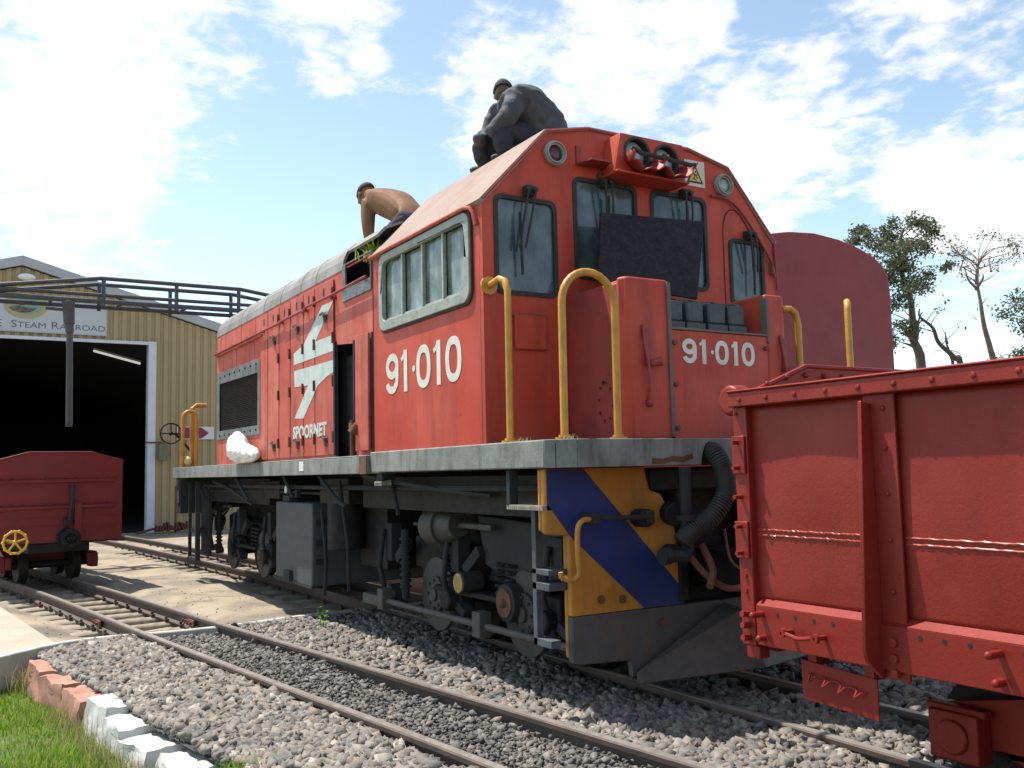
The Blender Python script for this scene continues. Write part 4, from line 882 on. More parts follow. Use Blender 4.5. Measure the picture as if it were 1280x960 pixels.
# air intake behind the cab
q = MB(); q.plate([(-2.26,2.605),(-1.67,2.605),(-1.67,2.90),(-2.26,2.90)], [[(-2.19,2.70),(-1.68,2.70),(-1.68,2.89),(-2.19,2.89)]], 'y', -1.213, -1.2005); LP(q, 'intake_frame', M('intake frame grey', (.20,.24,.26), (.11,.13,.14), 9, .7, dirt=(.05,.05,.05), dirt_amt=.8, dsc=(7,7,7), bump=.5), bevel=.002)
q = MB(); q.box(-2.24,-1.0,2.55,-1.68,-.99,3.06); LP(q, 'intake_screen', dark)
# --- battery/tool box between the bogies
q = MB(); q.box(-4.55,-1.05,.26,-3.47,1.05,1.0); bx = LP(q, 'equipment_box', tankg, bevel=.015)
q = MB(); q.box(-4.56,-1.058,.24,-3.46,-1.03,.275); q.box(-4.2,-1.085,.26,-4.02,-1.051,.36); q.box(-4.25,-1.075,1.01,-4.05,-1.0,1.06)
q.cyl((-3.99,-1.12,1.12),(-3.99,-1.10,1.12),.05,n=14); q.box(-3.80,-1.1,1.05,-3.75,-1.06,1.12)
for z in (.45,.62,.8): q.box(-3.468,-1.02,z,-3.455,-.92,z+.05)
LP(q, 'box_fittings', dgrey, bx, bevel=.003)
q = MB(); q.cyl((-4.0,-1.125,1.12),(-4.0,-1.12,1.12),.035,n=14); LP(q, 'sight_disc', M('pale disc', (.6,.6,.55)), bx)
# underframe beams, pipes and braces
q = MB(); q.box(-8.25,-.30,.42,.45,.30,1.2); q.box(-8.0,-.98,.95,-5.0,.98,1.22); q.box(-2.5,-.95,.98,.3,.95,1.22); q.box(-7.95,-.52,.30,-5.6,.52,1.0); q.box(-2.3,-.52,.30,.25,.52,1.0); q.box(-8.3,-.9,.85,-7.9,.9,1.2); LP(q, 'dark_underframe_fill', dark, split=False)  # sill and motor blocks added as dark fill where daylight showed through
q = MB(); q.box(-8.3,-.45,1.0,.5,-.38,1.25); q.box(-8.3,.38,1.0,.5,.45,1.25); q.box(-3.4,-1.0,1.0,-2.7,.9,1.22); q.box(-5.4,-1.0,1.02,-4.6,1.0,1.2); q.box(-3.2,-.7,.45,-2.6,.7,1.0); q.cyl((-3.15,-.85,.6),(-3.15,-.85,1.1),.16,n=16); LP(q, 'underframe', dark, bevel=.01)
q = MB()
for a_ in ([(-2.0,-1.15,1.24),(-1.5,-1.12,1.19),(-.8,-1.05,1.13),(-.3,-1.0,1.10)], [(-2.9,-1.18,1.24),(-2.6,-1.14,1.05),(-2.45,-1.12,1.0)], [(-3.9,-1.17,1.24),(-3.7,-1.15,1.05)], [(-5.6,-1.17,1.24),(-5.2,-1.15,1.0)], [(-6.9,-1.1,1.2),(-6.2,-1.1,1.12),(-5.4,-1.05,.95)], [(-2.65,-1.1,1.2),(-2.6,-1.05,.7),(-2.7,-1.0,.3)], [(-3.3,-1.02,.95),(-3.25,-1.0,.5),(-3.3,-1.0,.2)], [(-1.6,-1.1,1.22),(-1.58,-1.05,.95)], [(-7.8,-1.1,1.2),(-7.4,-1.1,1.0)]):
    q.tube(spl(a_,5), .017, 7)
q.box(-1.62,-1.2,1.17,-1.52,-1.1,1.25); q.tube([(-8.3,-1.05,1.15),(-3,-1.05,1.14),(.4,-1.05,1.15)], .02, 8); q.tube([(-8.3,-.98,1.08),(-5,-.98,1.09),(-3,-.98,1.08)], .014, 8)
LP(q, 'pipework', dgrey)
q = MB(); q.box(-1.60,-1.225,1.165,-1.47,-1.15,1.195)
for k in range(6): q.cyl((-1.59+k*.022,-1.228,1.18),(-1.59+k*.022,-1.15,1.196),.009,n=5)
LP(q, 'small_step', MATS['worn chequer plate'])
# --- bogies
def bogie(cx, ax, discs):
    g = MB()
    for s in (-1,1):
        y0, y1 = (s*.66, s*.58) if s > 0 else (-.66,-.58); y0, y1 = min(y0,y1), max(y0,y1)
        ol = [(cx-1.15,.52),(cx-1.15,.75),(cx-.85,.80),(cx-.3,.70),(cx+.3,.70),(cx+.85,.80),(cx+1.15,.75),(cx+1.15,.52),(cx+ax+.17,.52),(cx+ax+.15,.24),(cx+ax-.15,.24),(cx+ax-.2,.50),(cx-ax+.2,.50),(cx-ax+.15,.24),(cx-ax-.15,.24),(cx-ax-.17,.52)]
        g.plate(ol, [circ(cx,.60,.06,12)], 'y', y0, y1)
        for dx in (-.45,-.32,.32,.45):
            for k in range(5): g.ring((cx+dx,s*.72,.45+k*.045),(0,0,1),.03,.058,.022,12)
        g.box(cx-.55,s*.80 if s<0 else .66,.40,cx+.55,s*.66 if s<0 else .80,.44)
    g.box(cx-.35,-.6,.5,cx+.35,.6,.72); g.box(cx-1.15,-.6,.55,cx-1.05,.6,.7); g.box(cx+1.05,-.6,.55,cx+1.15,.6,.7)
    bg_ = LP(g, 'bogie_frame', dark, bevel=.012)
    for e in (-1,1):
        w = MB(); x = cx+e*ax
        for s in (-1,1): w.cyl((x,s*.27,.33),(x,s*.37,.33),.33,n=32); w.cyl((x,s*.24,.33),(x,s*.27,.33),.36,n=32)
        w.cyl((x,-.6,.33),(x,.6,.33),.06,n=12); LP(w, 'wheel_set', dark, bg_)
        d = MB()
        if discs:
            d.ring((x,-.70,.36),(0,-1,0),.10,.265,.035,32); d.ring((x,-.72,.36),(0,-1,0),.05,.13,.04,24); d.cyl((x,-.66,.36),(x,-.78,.36),.05,n=16)
            for k in range(8): d.cyl((x+.10*math.cos(k*.785),-.76,.36+.10*math.sin(k*.785)),(x+.10*math.cos(k*.785),-.775,.36+.10*math.sin(k*.785)),.012,n=6)
            LP(d, 'brake_disc', M('dusty wheel grey', (.06,.057,.054), (.038,.036,.034), 6, .7, dirt=(.05,.045,.04), dirt_amt=.7, bump=.6), bg_, bevel=.004)
        d = MB(); d.box(x-.13,-.80,.22,x+.13,-.68,.46) if not discs else d.box(x+.26,-.78,.24,x+.44,-.66,.5)
        d.cyl((x+(.35 if discs else 0),-.76,.36),(x+(.35 if discs else 0),-.86,.36),.075,n=14); LP(d, 'axle_box', dark, bg_, bevel=.015)
    # brake cylinder with its rod, links, sand pipes, damper
    c = MB(); x = cx+(-.55 if cx > -3 else -1.45); c.cyl((x-.02,-.78,.86),(x+.20,-.78,.87),.135,n=24); c.cyl((x+.20,-.78,.87),(x+.38,-.78,.88),.13,.09,n=24); c.ring((x+.19,-.78,.87),(1,0,0),.1,.15,.025,24); c.cyl((x+.38,-.78,.88),(x+.85,-.78,.88),.022,n=10); c.box(x+.68,-.80,.86,x+.84,-.76,.90); c.tube([(x-.02,-.78,.86),(x-.4,-.76,.86)], .015, 8)
    LP(c, 'brake_cylinder', M('brake cylinder grey', (.065,.062,.056), (.038,.037,.034), 7, .6, dirt=(.05,.045,.04), dirt_amt=.6, bump=.5), bg_, bevel=.006)
    c = MB()
    for px in (cx-1.4, cx-.25, cx+1.05):
        c.box(px-.07,-.78,.55,px+.05,-.68,.85); c.tube([(px-.06,-.8,.80),(px-.1,-.82,.5),(px-.02,-.8,.28)], .022, 8); c.box(px,-.8,.28,px+.16,-.7,.34, rot=Matrix.Rotation(R(25),3,'Y'))
        c.box(px+.08,-.77,.60,px+.34,-.72,.68, rot=Matrix.Rotation(R(-35),3,'Y'))
    c.cyl((cx-.95,-.84,.82),(cx-.95,-.84,.30),.03,n=10)
    for k in range(9): c.ring((cx-.95,-.84,.38+k*.045),(0,0,1),.025,.045,.02,12)
    LP(c, 'brake_linkage', dgrey, bg_, bevel=.006)
    c = MB(); c.tube([(cx-1.5,-.9,.26),(cx-1.1,-.9,.265),(cx+.4,-.9,.27),(cx+1.35,-.9,.275)], .024, 8)
    for px in (cx-1.2, cx+.35): c.box(px-.05,-.95,.20,px+.05,-.86,.36)
    c.box(cx-1.55,-.95,.22,cx-1.25,-.87,.30)
    if cx > -3: LP(c, 'brake_rod', M('rod grey', (.075,.07,.066), (.05,.046,.042), 9, .6, bump=.4), bg_, bevel=.006)
bogie(-.98, .62, True); bogie(-6.75, .68, True)
q = MB(); q.cyl((-1.02,-.70,.50),(-1.02,-.86,.50),.075,n=18); LP(q, 'hub_cap', dgrey, bevel=.004)
q = MB(); q.cyl((-1.02,-.855,.50),(-1.02,-.87,.50),.066,n=18); LP(q, 'hub_face', M('ochre paint', (.42,.28,.06), (.25,.16,.05), 20, .6))
q = MB(); q.cyl((-.48,-.70,.42),(-.48,-.82,.42),.13,.12,n=12); LP(q, 'gear_case', dgrey, bevel=.006)
q = MB(); q.cyl((-.48,-.815,.42),(-.48,-.83,.42),.09,n=18); q.sphere((-.48,-.83,.42),.03); LP(q, 'rusty_cover', rust)
q = MB(); q.add([(-1.0,-.72,.95),(.25,-.72,.90),(.28,-.72,.62),(-.1,-.72,.58),(-.35,-.72,.5),(-.9,-.72,.62)]+[(a,-.64,c) for a,_,c in [(-1.0,0,.95),(.25,0,.90),(.28,0,.62),(-.1,0,.58),(-.35,0,.5),(-.9,0,.62)]], [(0,1,2,3,4,5),(11,10,9,8,7,6)]+[(i,(i+1)%6,6+(i+1)%6,6+i) for i in range(6)]); LP(q, 'gusset_plate', dgrey, bevel=.01)
# rear step frame
q = MB(); q.box(-8.55,-1.2,.78,-8.3,-.9,1.22); q.box(-8.02,-1.16,.2,-7.98,-1.12,1.2); q.box(-8.02,-1.16,.2,-7.6,-1.1,.24); q.box(-7.62,-1.16,.2,-7.58,-1.1,1.2); q.box(-8.0,-1.14,.55,-7.6,-1.0,.60); q.box(-8.0,-1.0,.25,-7.58,-.96,1.2); LP(q, 'rear_steps', dgrey, bevel=.004)
q = MB(); q.box(-8.45,-1.215,.92,-8.34,-1.205,1.08); LP(q, 'small_plate', tankg)
# ================================================================== loose things on the locomotive
q = MB(); A_ = [(.28,-.57,2.355),(.28,.20,2.305),(.17,.39,2.86),(.17,-.455,2.815)]
q.add(A_+[(a-.022,b,c) for a,b,c in A_], [(0,1,2,3),(7,6,5,4),(0,4,5,1),(1,5,6,2),(2,6,7,3),(3,7,4,0)])
single(q, 'board', board, 'weathered black board leaning against the cab windscreens behind the batteries', 'board', bevel=.003)
bt = thing('battery', 'battery', 'battery', (0,0,0))
q = MB(); q.box(-.09,-.078,0,.09,.078,.15); q.build('case', batt, bt, bevel=.006)
q = MB(); q.box(-.082,-.070,.1505,.082,.070,.275); q.build('cell_top', batt, bt, bevel=.012)
q = MB()
for a in (-.045,0,.045): q.cyl((a,.0,.275),(a,.0,.288),.014,n=8)
q.build('cell_cap', rubber, bt)
q = MB(); q.tube([(-.06,-.05,.275),(-.03,-.02,.30),(.02,.02,.297),(.06,.05,.28)], .005, 5); q.build('cable', steel, bt)
first = True
for row, x in ((0,.46),(1,.26)):
    for k, y in enumerate((-.225,-.065,.115,.275)):
        o = bt if first else copy_tree(bt); first = False
        o.location = (x, y, 1.952+(.03 if row else .0)); o.rotation_euler = (0,0,R((-2,3,-1,2)[k]))
        props(o, (('dark battery at the left end of the front row in the nose','second battery from the left in the front row in the nose','third battery from the left in the front row in the nose','dark battery at the right end of the front row in the nose'),
                  ('left end battery of the back row in the nose, below the black board','second battery of the back row below the black board','third battery of the back row below the black board','right end battery of the back row in the nose'))[row][k], 'battery', 'batteries in the open nose box')
# white sack on the sill
def sack():
    bm = bmesh.new(); bmesh.ops.create_icosphere(bm, subdivisions=5, radius=1)
    for v in bm.verts:
        c = v.co; zz = (c.z+1)/2; x = c.x*.54*(1-.35*zz**1.5); x = x-.16*zz; y = c.y*.10; z = zz*.20
        z += .13*math.exp(-((x+.30)/.14)**2)*zz
        p = Vector((x,y,z)); q = p*9; n = mnoise.fractal(q, 1, 2, 3); p += Vector((c.x,c.y,c.z))*(-abs(n)*.05+.015)
        q = p*22+Vector((3,3,3)); p += Vector((c.x,c.y*.6,c.z))*mnoise.noise(q)*.010; p.z = max(0, p.z); v.co = p
    me = bpy.data.meshes.new('sack'); bm.to_mesh(me); bm.free(); me.shade_smooth(); me.materials.append(M('white plastic sack', (.86,.87,.86), (.78,.80,.78), 5, .45, bump=.5, bsc=18))
    o = bpy.data.objects.new('sack', me); COL.objects.link(o); o.location = (-4.75,-1.31,1.388); props(o, 'white plastic sack slumped on the sill below the hood grille', 'sack')
sack()
q = MB(); q.sphere((0,0,0), .10, 14, 8, (1,.7,.75)); q.cyl((0,0,-.075),(0,0,-.02),.06,n=12)
o = single(q, 'cloth_bundle', M('pale yellow rag', (.70,.62,.25), (.6,.5,.2), 8, .8, bump=.6), 'small pale yellow bundle lying between the rear handrails', 'bundle', smooth=180); o.location = (-8.36,-1.12,1.392)
# ================================================================== WAGON in the right foreground
wg = thing('ore_wagon', 'large red oxide open wagon with riveted rim in the right foreground', 'wagon', (1.8,0,0))
def WP(mb, name, mat=wred, parent=wg, **k): return mb.build(name, mat, parent, **k)
LEN = 5.4; ZB = .53; ZR = 1.50
def bul(x, z, x0, x1, amp, z0=.70, z1=1.495):
    u = min(1,max(0,(x-x0)/(x1-x0))); w = min(1,max(0,(z-z0)/(z1-z0)))
    return amp*(math.sin(math.pi*u)**.7)*(math.sin(math.pi*w)**.8)*(.6+.8*mnoise.noise(Vector((x*1.7,z*2.1,x0*3))))+.004*mnoise.noise(Vector((x*4,z*4,9)))*math.sin(math.pi*u)
def bulged(x0, x1, z0, z1, y, amp, nx=40, nz=30, sgn=-1):
    v = []
    for j in range(nz+1):
        for i in range(nx+1):
            u = i/nx; w = j/nz; x = x0+(x1-x0)*u; z = z0+(z1-z0)*w
            v.append((x, y+sgn*bul(x, z, x0, x1, amp), z))
    f = [(j*(nx+1)+i, j*(nx+1)+i+1, (j+1)*(nx+1)+i+1, (j+1)*(nx+1)+i) for j in range(nz) for i in range(nx)]
    return v, f
bays = [(.08,.66),(.76,1.9),(2.0,3.2),(3.3,4.5),(4.6,5.32)]
posts = [.68,1.95,3.25,4.55]
q = MB()
for k, (a, b) in enumerate([(.06,.70),(.70,1.95),(1.95,3.25),(3.25,4.55),(4.55,5.34)]):
    v, f = bulged(a, b, .70, 1.495, -.985, .014 if k < 1 else .022); q.add(v, f)
so_ = WP(q, 'side_sheet', wred, recalc=False, smooth=60, split=False); sm = so_.modifiers.new('thick','SOLIDIFY'); sm.thickness = .006; sm.offset = 0
q = MB(); q.box(.02,.98,ZB,LEN,.99,1.5); WP(q, 'side_sheet')
q = MB()
for (a, b, x0_, x1_, am) in ((.085,.66,.06,.70,.014),(.78,1.90,.70,1.95,.022),(2.05,3.2,1.95,3.25,.022),(3.35,4.5,3.25,4.55,.022)):
    for dz in (0,.022):
        pts = []
        for i in range(81):
            xx = a+(b-a)*i/80; zz = .965+dz+.003*mnoise.noise(Vector((i*.6,dz*90,b))); pts.append((xx, -.9885-bul(xx,zz,x0_,x1_,am)-.002*mnoise.noise(Vector((i*.8,dz*50,a))), zz))
        q.tube(pts, [.0045+.002*mnoise.noise(Vector((i*.9,dz*99,3))) for i in range(81)], 6)
WP(q, 'weld_seam', M('glossy red weld', (.34,.05,.035), rough=.25), so_, split=False)
# rim angle iron with rivets
q = MB(); q.box(0,-1.052,1.492,LEN,-.935,1.552); q.box(.0,-1.058,1.552,LEN,-.93,1.562); rim = WP(q, 'rim_angle', wred, bevel=.005, split=False)
q = MB()
for i in range(36): x = .07+i*.148; q.sphere((x,-1.053,1.52), .011, 8, 5, (1,.6,1))
WP(q, 'rivet', wred, rim, split=False)
q = MB(); q.box(0,.935,1.492,LEN,1.052,1.555); WP(q, 'rim_angle', wred, bevel=.005)
# sole channel
q = MB(); q.box(.09,-1.03,ZB,LEN,-.99,.688); q.add([(.09,-1.03,.688),(LEN,-1.03,.688),(LEN,-.99,.712),(.09,-.99,.712),(.09,-.99,.688),(LEN,-.99,.688)], [(0,1,2,3),(3,2,5,4),(0,3,4),(1,5,2)]); q.box(.02,.99,ZB,LEN,1.03,.70); sole = WP(q, 'sole_bar', wred2, bevel=.004)
q = MB()
for i in range(30):
    x = .205+i*.0905
    if .55 < x < .75 or 1.85 < x < 2.05: continue
    q.plate(circ(x,.66,.0085,10), [], 'y', -1.0315, -1.0305)
WP(q, 'bolt_hole', void, sole, split=False)
# corner stanchion, joint plates with pins
q = MB(); q.box(.0,-1.022,.52,.075,-.93,1.492); q.box(.0,-.93,.49,.10,-.5,.55); q.box(.02,-1.02,.47,.09,-.96,.52); cst = WP(q, 'corner_post', wred2, bevel=.004)
q = MB()
for (a, b) in ((1.215,1.372),(.87,1.02)): q.box(-.004,-1.034,a,.068,-1.0225,b)
WP(q, 'joint_plate', wred2, cst, bevel=.003)
q = MB()
for z in (1.345,1.24,1.12,1.0,.892): q.cyl((.032,-1.02,z),(.034,-1.068,z),.009,n=8)
for z in (.80,.74): q.cyl((.035,-1.02,z),(.035,-1.03,z),.010,n=8)
for z in (.645,.60,.55): q.cyl((.04,-1.02,z),(.04,-1.06,z+.004),.013,n=8); 
q.sphere((.02,-1.024,1.465),.008,8,5); WP(q, 'pin', wred2, cst)
# posts: tapered web on a riveted flange
for k, px in enumerate(posts):
    q = MB(); q.box(px-.03,-1.016,.50,px+.10,-1.004,1.492)
    q.add([(px-.012,-1.016,1.46),(px-.012,-1.066,1.47),(px-.012,-1.115,.60),(px-.012,-1.10,.56),(px-.012,-1.03,.50),(px-.012,-1.016,.50),(px+.004,-1.016,1.46),(px+.004,-1.066,1.47),(px+.004,-1.115,.60),(px+.004,-1.10,.56),(px+.004,-1.03,.50),(px+.004,-1.016,.50)], [(0,1,2,3,4,5),(11,10,9,8,7,6)]+[(i,(i+1)%6,6+(i+1)%6,6+i) for i in range(6)])
    ps = WP(q, 'side_post', wred, bevel=.003)
    q = MB()
    for z in (1.44,1.30,1.14,.98,.80): q.sphere((px+.055,-1.017,z), .010, 8, 5)
    for z in (.63,.575,.525): q.cyl((px+.055,-1.012,z),(px+.055,-1.04,z),.016,n=8)
    WP(q, 'rivet', wred, ps, split=False)
# end walls: gable with rivets
for xe in (.03, LEN-.03):
    q = MB(); gp = [(-.99,ZB),(-.99,1.55),(-.90,1.555),(-.60,1.675),(.60,1.675),(.90,1.555),(.99,1.55),(.99,ZB)]
    q.plate(gp, [], 'x', xe-.004, xe+.004); e_ = WP(q, 'end_wall', wred)
    q = MB(); q.tube([(xe,-.93,1.558),(xe,-.60,1.68),(xe,.60,1.68),(xe,.93,1.558)], .012, 6); WP(q, 'end_rim', wred, e_)
    q = MB()
    for i in range(15):
        y = -.85+i*.12; z = 1.555+min(.085, (.99-abs(y))*.28)-.0; q.sphere((xe+(.008 if xe < 1 else -.008),y,z), .013, 8, 5)
    WP(q, 'rivet', wred2, e_, split=False)
q = MB(); q.cyl((-.025,-1.02,1.525),(-.025,-.93,1.525),.066,n=28); WP(q, 'corner_knob', wred2, bevel=.018, seg=4)
# floor and inside
q = MB(); q.box(.03,-.98,.70,LEN-.03,.98,.72); q.box(.1,-.35,.45,LEN-.1,-.28,.69); q.box(.1,.28,.45,LEN-.1,.35,.69); WP(q, 'floor', redd)
# grab handle, pegs
q = MB(); q.tube(spl([(.28,-1.085,.607),(.33,-1.088,.60),(.36,-1.09,.596),(.40,-1.088,.602),(.435,-1.085,.61)],4), .0085, 8)
for x in (.278,.437): q.ring((x,-1.094,.607),(0,1,0),.006,.018,.018,14); q.cyl((x,-1.03,.607),(x,-1.085,.607),.010,n=8)
WP(q, 'grab_handle', wred2, sole, split=False)
q = MB()
for (x,z,l) in ((.125,.655,.055),(.13,.562,.03),(1.118,.652,.06),(1.12,.565,.035)): q.cyl((x,-1.03,z),(x,-1.03-l,z),.013,n=10); q.sphere((x,-1.03-l,z),.0135,10,6)
WP(q, 'peg', wred2, sole)
q = MB(); q.add([(.275,-.985,.495),(.275,-.985,.35),(.62,-.985,.335),(.62,-.985,.478),(.275,-.978,.495),(.275,-.978,.35),(.62,-.978,.335),(.62,-.978,.478)], [(0,1,2,3),(7,6,5,4),(0,4,5,1),(1,5,6,2),(2,6,7,3),(3,7,4,0)]); q.box(.30,-.975,.48,.34,-.9,.54); q.box(.56,-.975,.47,.60,-.9,.54)
lb = WP(q, 'label_board', wred2)
q = MB(); q.tube(spl([(.315,-.99,.452),(.33,-1.0,.45),(.345,-1.025,.43),(.36,-1.0,.447),(.40,-1.0,.444),(.41,-1.028,.42),(.425,-1.0,.44),(.47,-1.0,.438),(.48,-1.028,.41),(.495,-1.0,.432),(.54,-1.0,.43),(.55,-1.025,.41),(.565,-1.0,.424),(.575,-.99,.424)],4), .004, 6); WP(q, 'wire_clip', wred2, lb)
# bogies
def wagon_bogie(par, cx, mat, r=.20, half=.42, yf=.47):
    g = MB()
    for s in (-1,1):
        ol = [(cx-half-.16,.17),(cx-half-.14,.31),(cx-half+.1,.36),(cx-.12,.40),(cx+.12,.40),(cx+half-.1,.36),(cx+half+.14,.31),(cx+half+.16,.17),(cx+half-.12,.18),(cx+.18,.14),(cx-.18,.14),(cx-half+.12,.18)]
        g.plate(ol, [rr(cx-.16,.19,cx-.03,.33,.03),rr(cx+.03,.19,cx+.16,.33,.03)], 'y', s*yf-.03, s*yf+.03)
    g.box(cx-.1,-yf,.22,cx+.1,yf,.36); b = g.build('bogie_frame', mat, par, bevel=.01)
    for e in (-1,1):
        x = cx+e*half; w = MB()
        for s in (-1,1): w.cyl((x,s*.29,r),(x,s*.36,r),r,n=28); w.cyl((x,s*.26,r),(x,s*.29,r),r+.025,n=28)
        w.cyl((x,-yf,r),(x,yf,r),.045,n=12); w.build('wheel_set', MATS['greasy underframe black'], b, split=False)
        for s in (-1,1):
            w = MB(); y0, y1 = sorted((s*(yf+.031), s*(yf+.12))); w.box(x-.10,y0,.13,x+.10,y1,.31); w.cyl((x,s*(yf+.12),.22),(x,s*(yf+.135),.22),.065,n=14); w.box(x-.12,y0+.02,.30,x+.12,y1-.02,.33); w.build('axle_box', mat, b, bevel=.015, split=False)
    return b
wagon_bogie(wg, 1.05, wred2); wagon_bogie(wg, 4.3, wred2)
q = MB(); q.box(-.55,-.09,.53,.03,.09,.68); q.box(-.62,-.15,.50,-.42,.15,.74); q.cyl((-.55,.0,.45),(-.55,0,.78),.05,n=10); q.box(-.05,-.25,.42,.0,.25,.62); WP(q, 'coupler', dark, bevel=.012)
# ================================================================== WAGON at the left, on the empty track
lw = thing('ore_wagon', 'maroon red open wagon with yellow handwheel standing in front of the shed door', 'wagon', (-8.15,-2.66,0), R(8.5))
def QP(mb, name, mat=lwred, parent=lw, **k): return mb.build(name, mat, parent, **k)
HW = .74
q = MB(); q.plate([(-HW,.50),(-HW,1.49),(-.36,1.595),(.36,1.595),(HW,1.49),(HW,.50)], [], 'x', -.02, .0); ew = QP(q, 'end_wall', lwred)
q = MB(); q.tube([(0,-HW,1.495),(0,-.36,1.60),(0,.36,1.60),(0,HW,1.495),(-3.8,HW,1.495)], .012, 6); q.tube([(-3.8,-HW,1.495),(0,-HW,1.495)], .012, 6); QP(q, 'rim', lwred)
q = MB()
for z, y0 in ((1.25,-HW+.02),(.93,-HW+.02)): q.add([(.0,y0,z+.03),(.045,y0,z+.012),(.045,y0,z-.02),(0,y0,z-.03),(.0,HW-.12,z+.03),(.045,HW-.12,z+.012),(.045,HW-.12,z-.02),(0,HW-.12,z-.03)], [(0,1,2,3),(7,6,5,4),(0,4,5,1),(1,5,6,2),(2,6,7,3),(3,7,4,0)])
QP(q, 'end_rib', lwred, ew, bevel=.004)
q = MB()
for z in (.70,.80): q.box(0,-HW,z,.006,HW,z+.006)
for k in range(12):
    for z in (1.29,.97): q.sphere((.005,-HW+.08+k*.12,z),.010,8,5)
q.box(0,HW-.4,.66,.012,HW-.1,.672); q.sphere((.01,.3,.62),.012)
QP(q, 'rivet', lwred, ew, split=False)
q = MB(); q.tube([(.055,.13,1.20),(.06,.13,1.0),(.065,.10,.76)], .028, 6); q.box(.0,.04,.70,.07,.12,.78); QP(q, 'hanging_bar', dgrey, ew)
q = MB(); q.box(.0,.16,.55,.05,.24,.98); QP(q, 'end_stanchion', lwred, ew)
q = MB(); q.cyl((-.02,.08,.55),(.20,.08,.55),.075,n=20); q.ring((.20,.08,.55),(1,0,0),.06,.115,.035,22); q.cyl((.0,.08,.55),(.03,.08,.55),.12,n=20); q.box(.19,.03,.53,.26,.13,.57); QP(q, 'coupler_pot', dark, bevel=.008)
q = MB(); q.box(-3.8,-HW,.50,-.02,-HW+.015,1.49); q.box(-3.8,HW-.015,.50,-.02,HW,1.49); QP(q, 'side_wall', lwred)
q = MB(); q.box(-3.82,-HW,.50,-3.8,HW,1.55); QP(q, 'end_wall', lwred)
q = MB(); q.box(-3.8,-.7,.48,-.02,.7,.52); q.box(-3.8,-.35,.38,.0,.35,.48); QP(q, 'floor', dark)
q = MB()
for k in range(6): q.box(-.45-k*.62,HW+.001,.5,-.40-k*.62,HW+.04,1.48); q.box(-.45-k*.62,-HW-.04,.5,-.40-k*.62,-HW-.001,1.48)
QP(q, 'side_post', lwred)
c0 = Vector((.42,-.575,.55)); q = MB(); q.tube([c0+Vector((0,.125*math.cos(a),.125*math.sin(a))) for a in [2*math.pi*i/28 for i in range(28)]], .014, 8, closed=True)
for k in range(5): a = math.pi/2+k*2*math.pi/5; q.tube([c0, c0+Vector((0,.125*math.cos(a),.125*math.sin(a)))], [.014,.012], 6)
for k in range(10): a = 2*math.pi*k/10; q.sphere(c0+Vector((0,.13*math.cos(a),.13*math.sin(a))), .018, 8, 6)
q.sphere(c0, .03, 10, 6); hw_ = QP(q, 'handwheel', M('wheel yellow', (.72,.44,.03), (.6,.36,.03), 9, .45), split=False)
q = MB(); q.tube([c0,c0+Vector((-.45,0,-.02))], .014, 8); QP(q, 'wheel_shaft', steel, hw_)
wagon_bogie(lw, -.95, lwred, half=.38); wagon_bogie(lw, -3.0, lwred, half=.38)
# ================================================================== carriage behind the locomotive
ch = thing('goods_van', 'dark maroon arched roof van end looming behind the locomotive', 'van', (-1.4,3.28,0))
prof = [(-1.085,.6),(-1.085,3.0),(-1.06,3.16),(-.99,3.245),(-.85,3.33),(-.62,3.40),(-.35,3.45),(0,3.475),(.35,3.45),(.62,3.40),(.85,3.33),(.99,3.245),(1.06,3.16),(1.085,3.0),(1.085,.6)]
mar = M('van maroon', (.27,.014,.018), (.235,.012,.016), 1.5, .5, dirt=(.15,.02,.024), dirt_amt=.3, bump=.2, bsc=40, buckle=.01)
q = MB(); q.plate(prof, [], 'x', -.02, 0); q.build('end_wall', mar, ch, bevel=.01)
q = MB(); n_ = len(prof); q.add([(-.021,y,z) for y,z in prof]+[(-8,y,z) for y,z in prof], [(i,i+1,n_+i+1,n_+i) for i in range(n_-1)]+[tuple(range(n_,2*n_))]); q.build('body_shell', mar, ch, smooth=30)
q = MB(); q.box(-8,-1.0,.5,-.1,1.0,.6); q.box(-7.9,-.5,.4,0,.5,.5); q.build('underframe', dark, ch)
wagon_bogie(ch, -1.3, dgrey, r=.25); wagon_bogie(ch, -6.5, dgrey, r=.25)
for yy in (2.96,3.60): rail([Vector((14,yy,0)),Vector((6,yy,0)),Vector((-4,yy,0)),Vector((-18,yy,0))], 'near rail under the maroon van' if yy < 3 else 'far rail under the maroon van', None)
# ================================================================== SHED
sh = thing('shed', 'tan corrugated gable shed with wide dark doorway and grey roof trim', 'shed', (-20.4,-2.47,-.1))
tan = M('tan cladding', (.39,.295,.16), (.34,.26,.14), .6, .55, dirt=(.30,.22,.12), dirt_amt=.5, dsc=(.6,.6,.15), bump=.1, bsc=20)
trim = M('roof trim grey', (.42,.43,.46), (.36,.37,.40), 2, .5); wtrim = M('door trim pale', (.62,.64,.72), (.55,.57,.64), 3, .6)
HWD = 8.4; APX = 6.42; SLP = -.292
def rz(y): return APX+.1+SLP*abs(y)
def clad(y0, y1, zb, ztop, x=0., axis='x', pitch=.20, dep=.035):
    mb = MB(); y = y0; v = []; P = []
    while y < y1-1e-6:
        for a, d in ((0,0),(.10,0),(.125,dep),(.175,dep)):
            if y+a*pitch/.2 < y1: P.append((y+a*pitch/.2, d))
        y += pitch
    P.append((y1,0)); v = []
    for yy, d in P:
        for z in (zb, ztop(yy)): v.append((x-d, yy, z) if axis == 'x' else (yy, x+d, z))
    f = [(2*i,2*i+2,2*i+3,2*i+1) for i in range(len(P)-1)]
    mb.add(v, f); return mb
DY0, DY1, DZ = -2.95, 2.90, 4.78
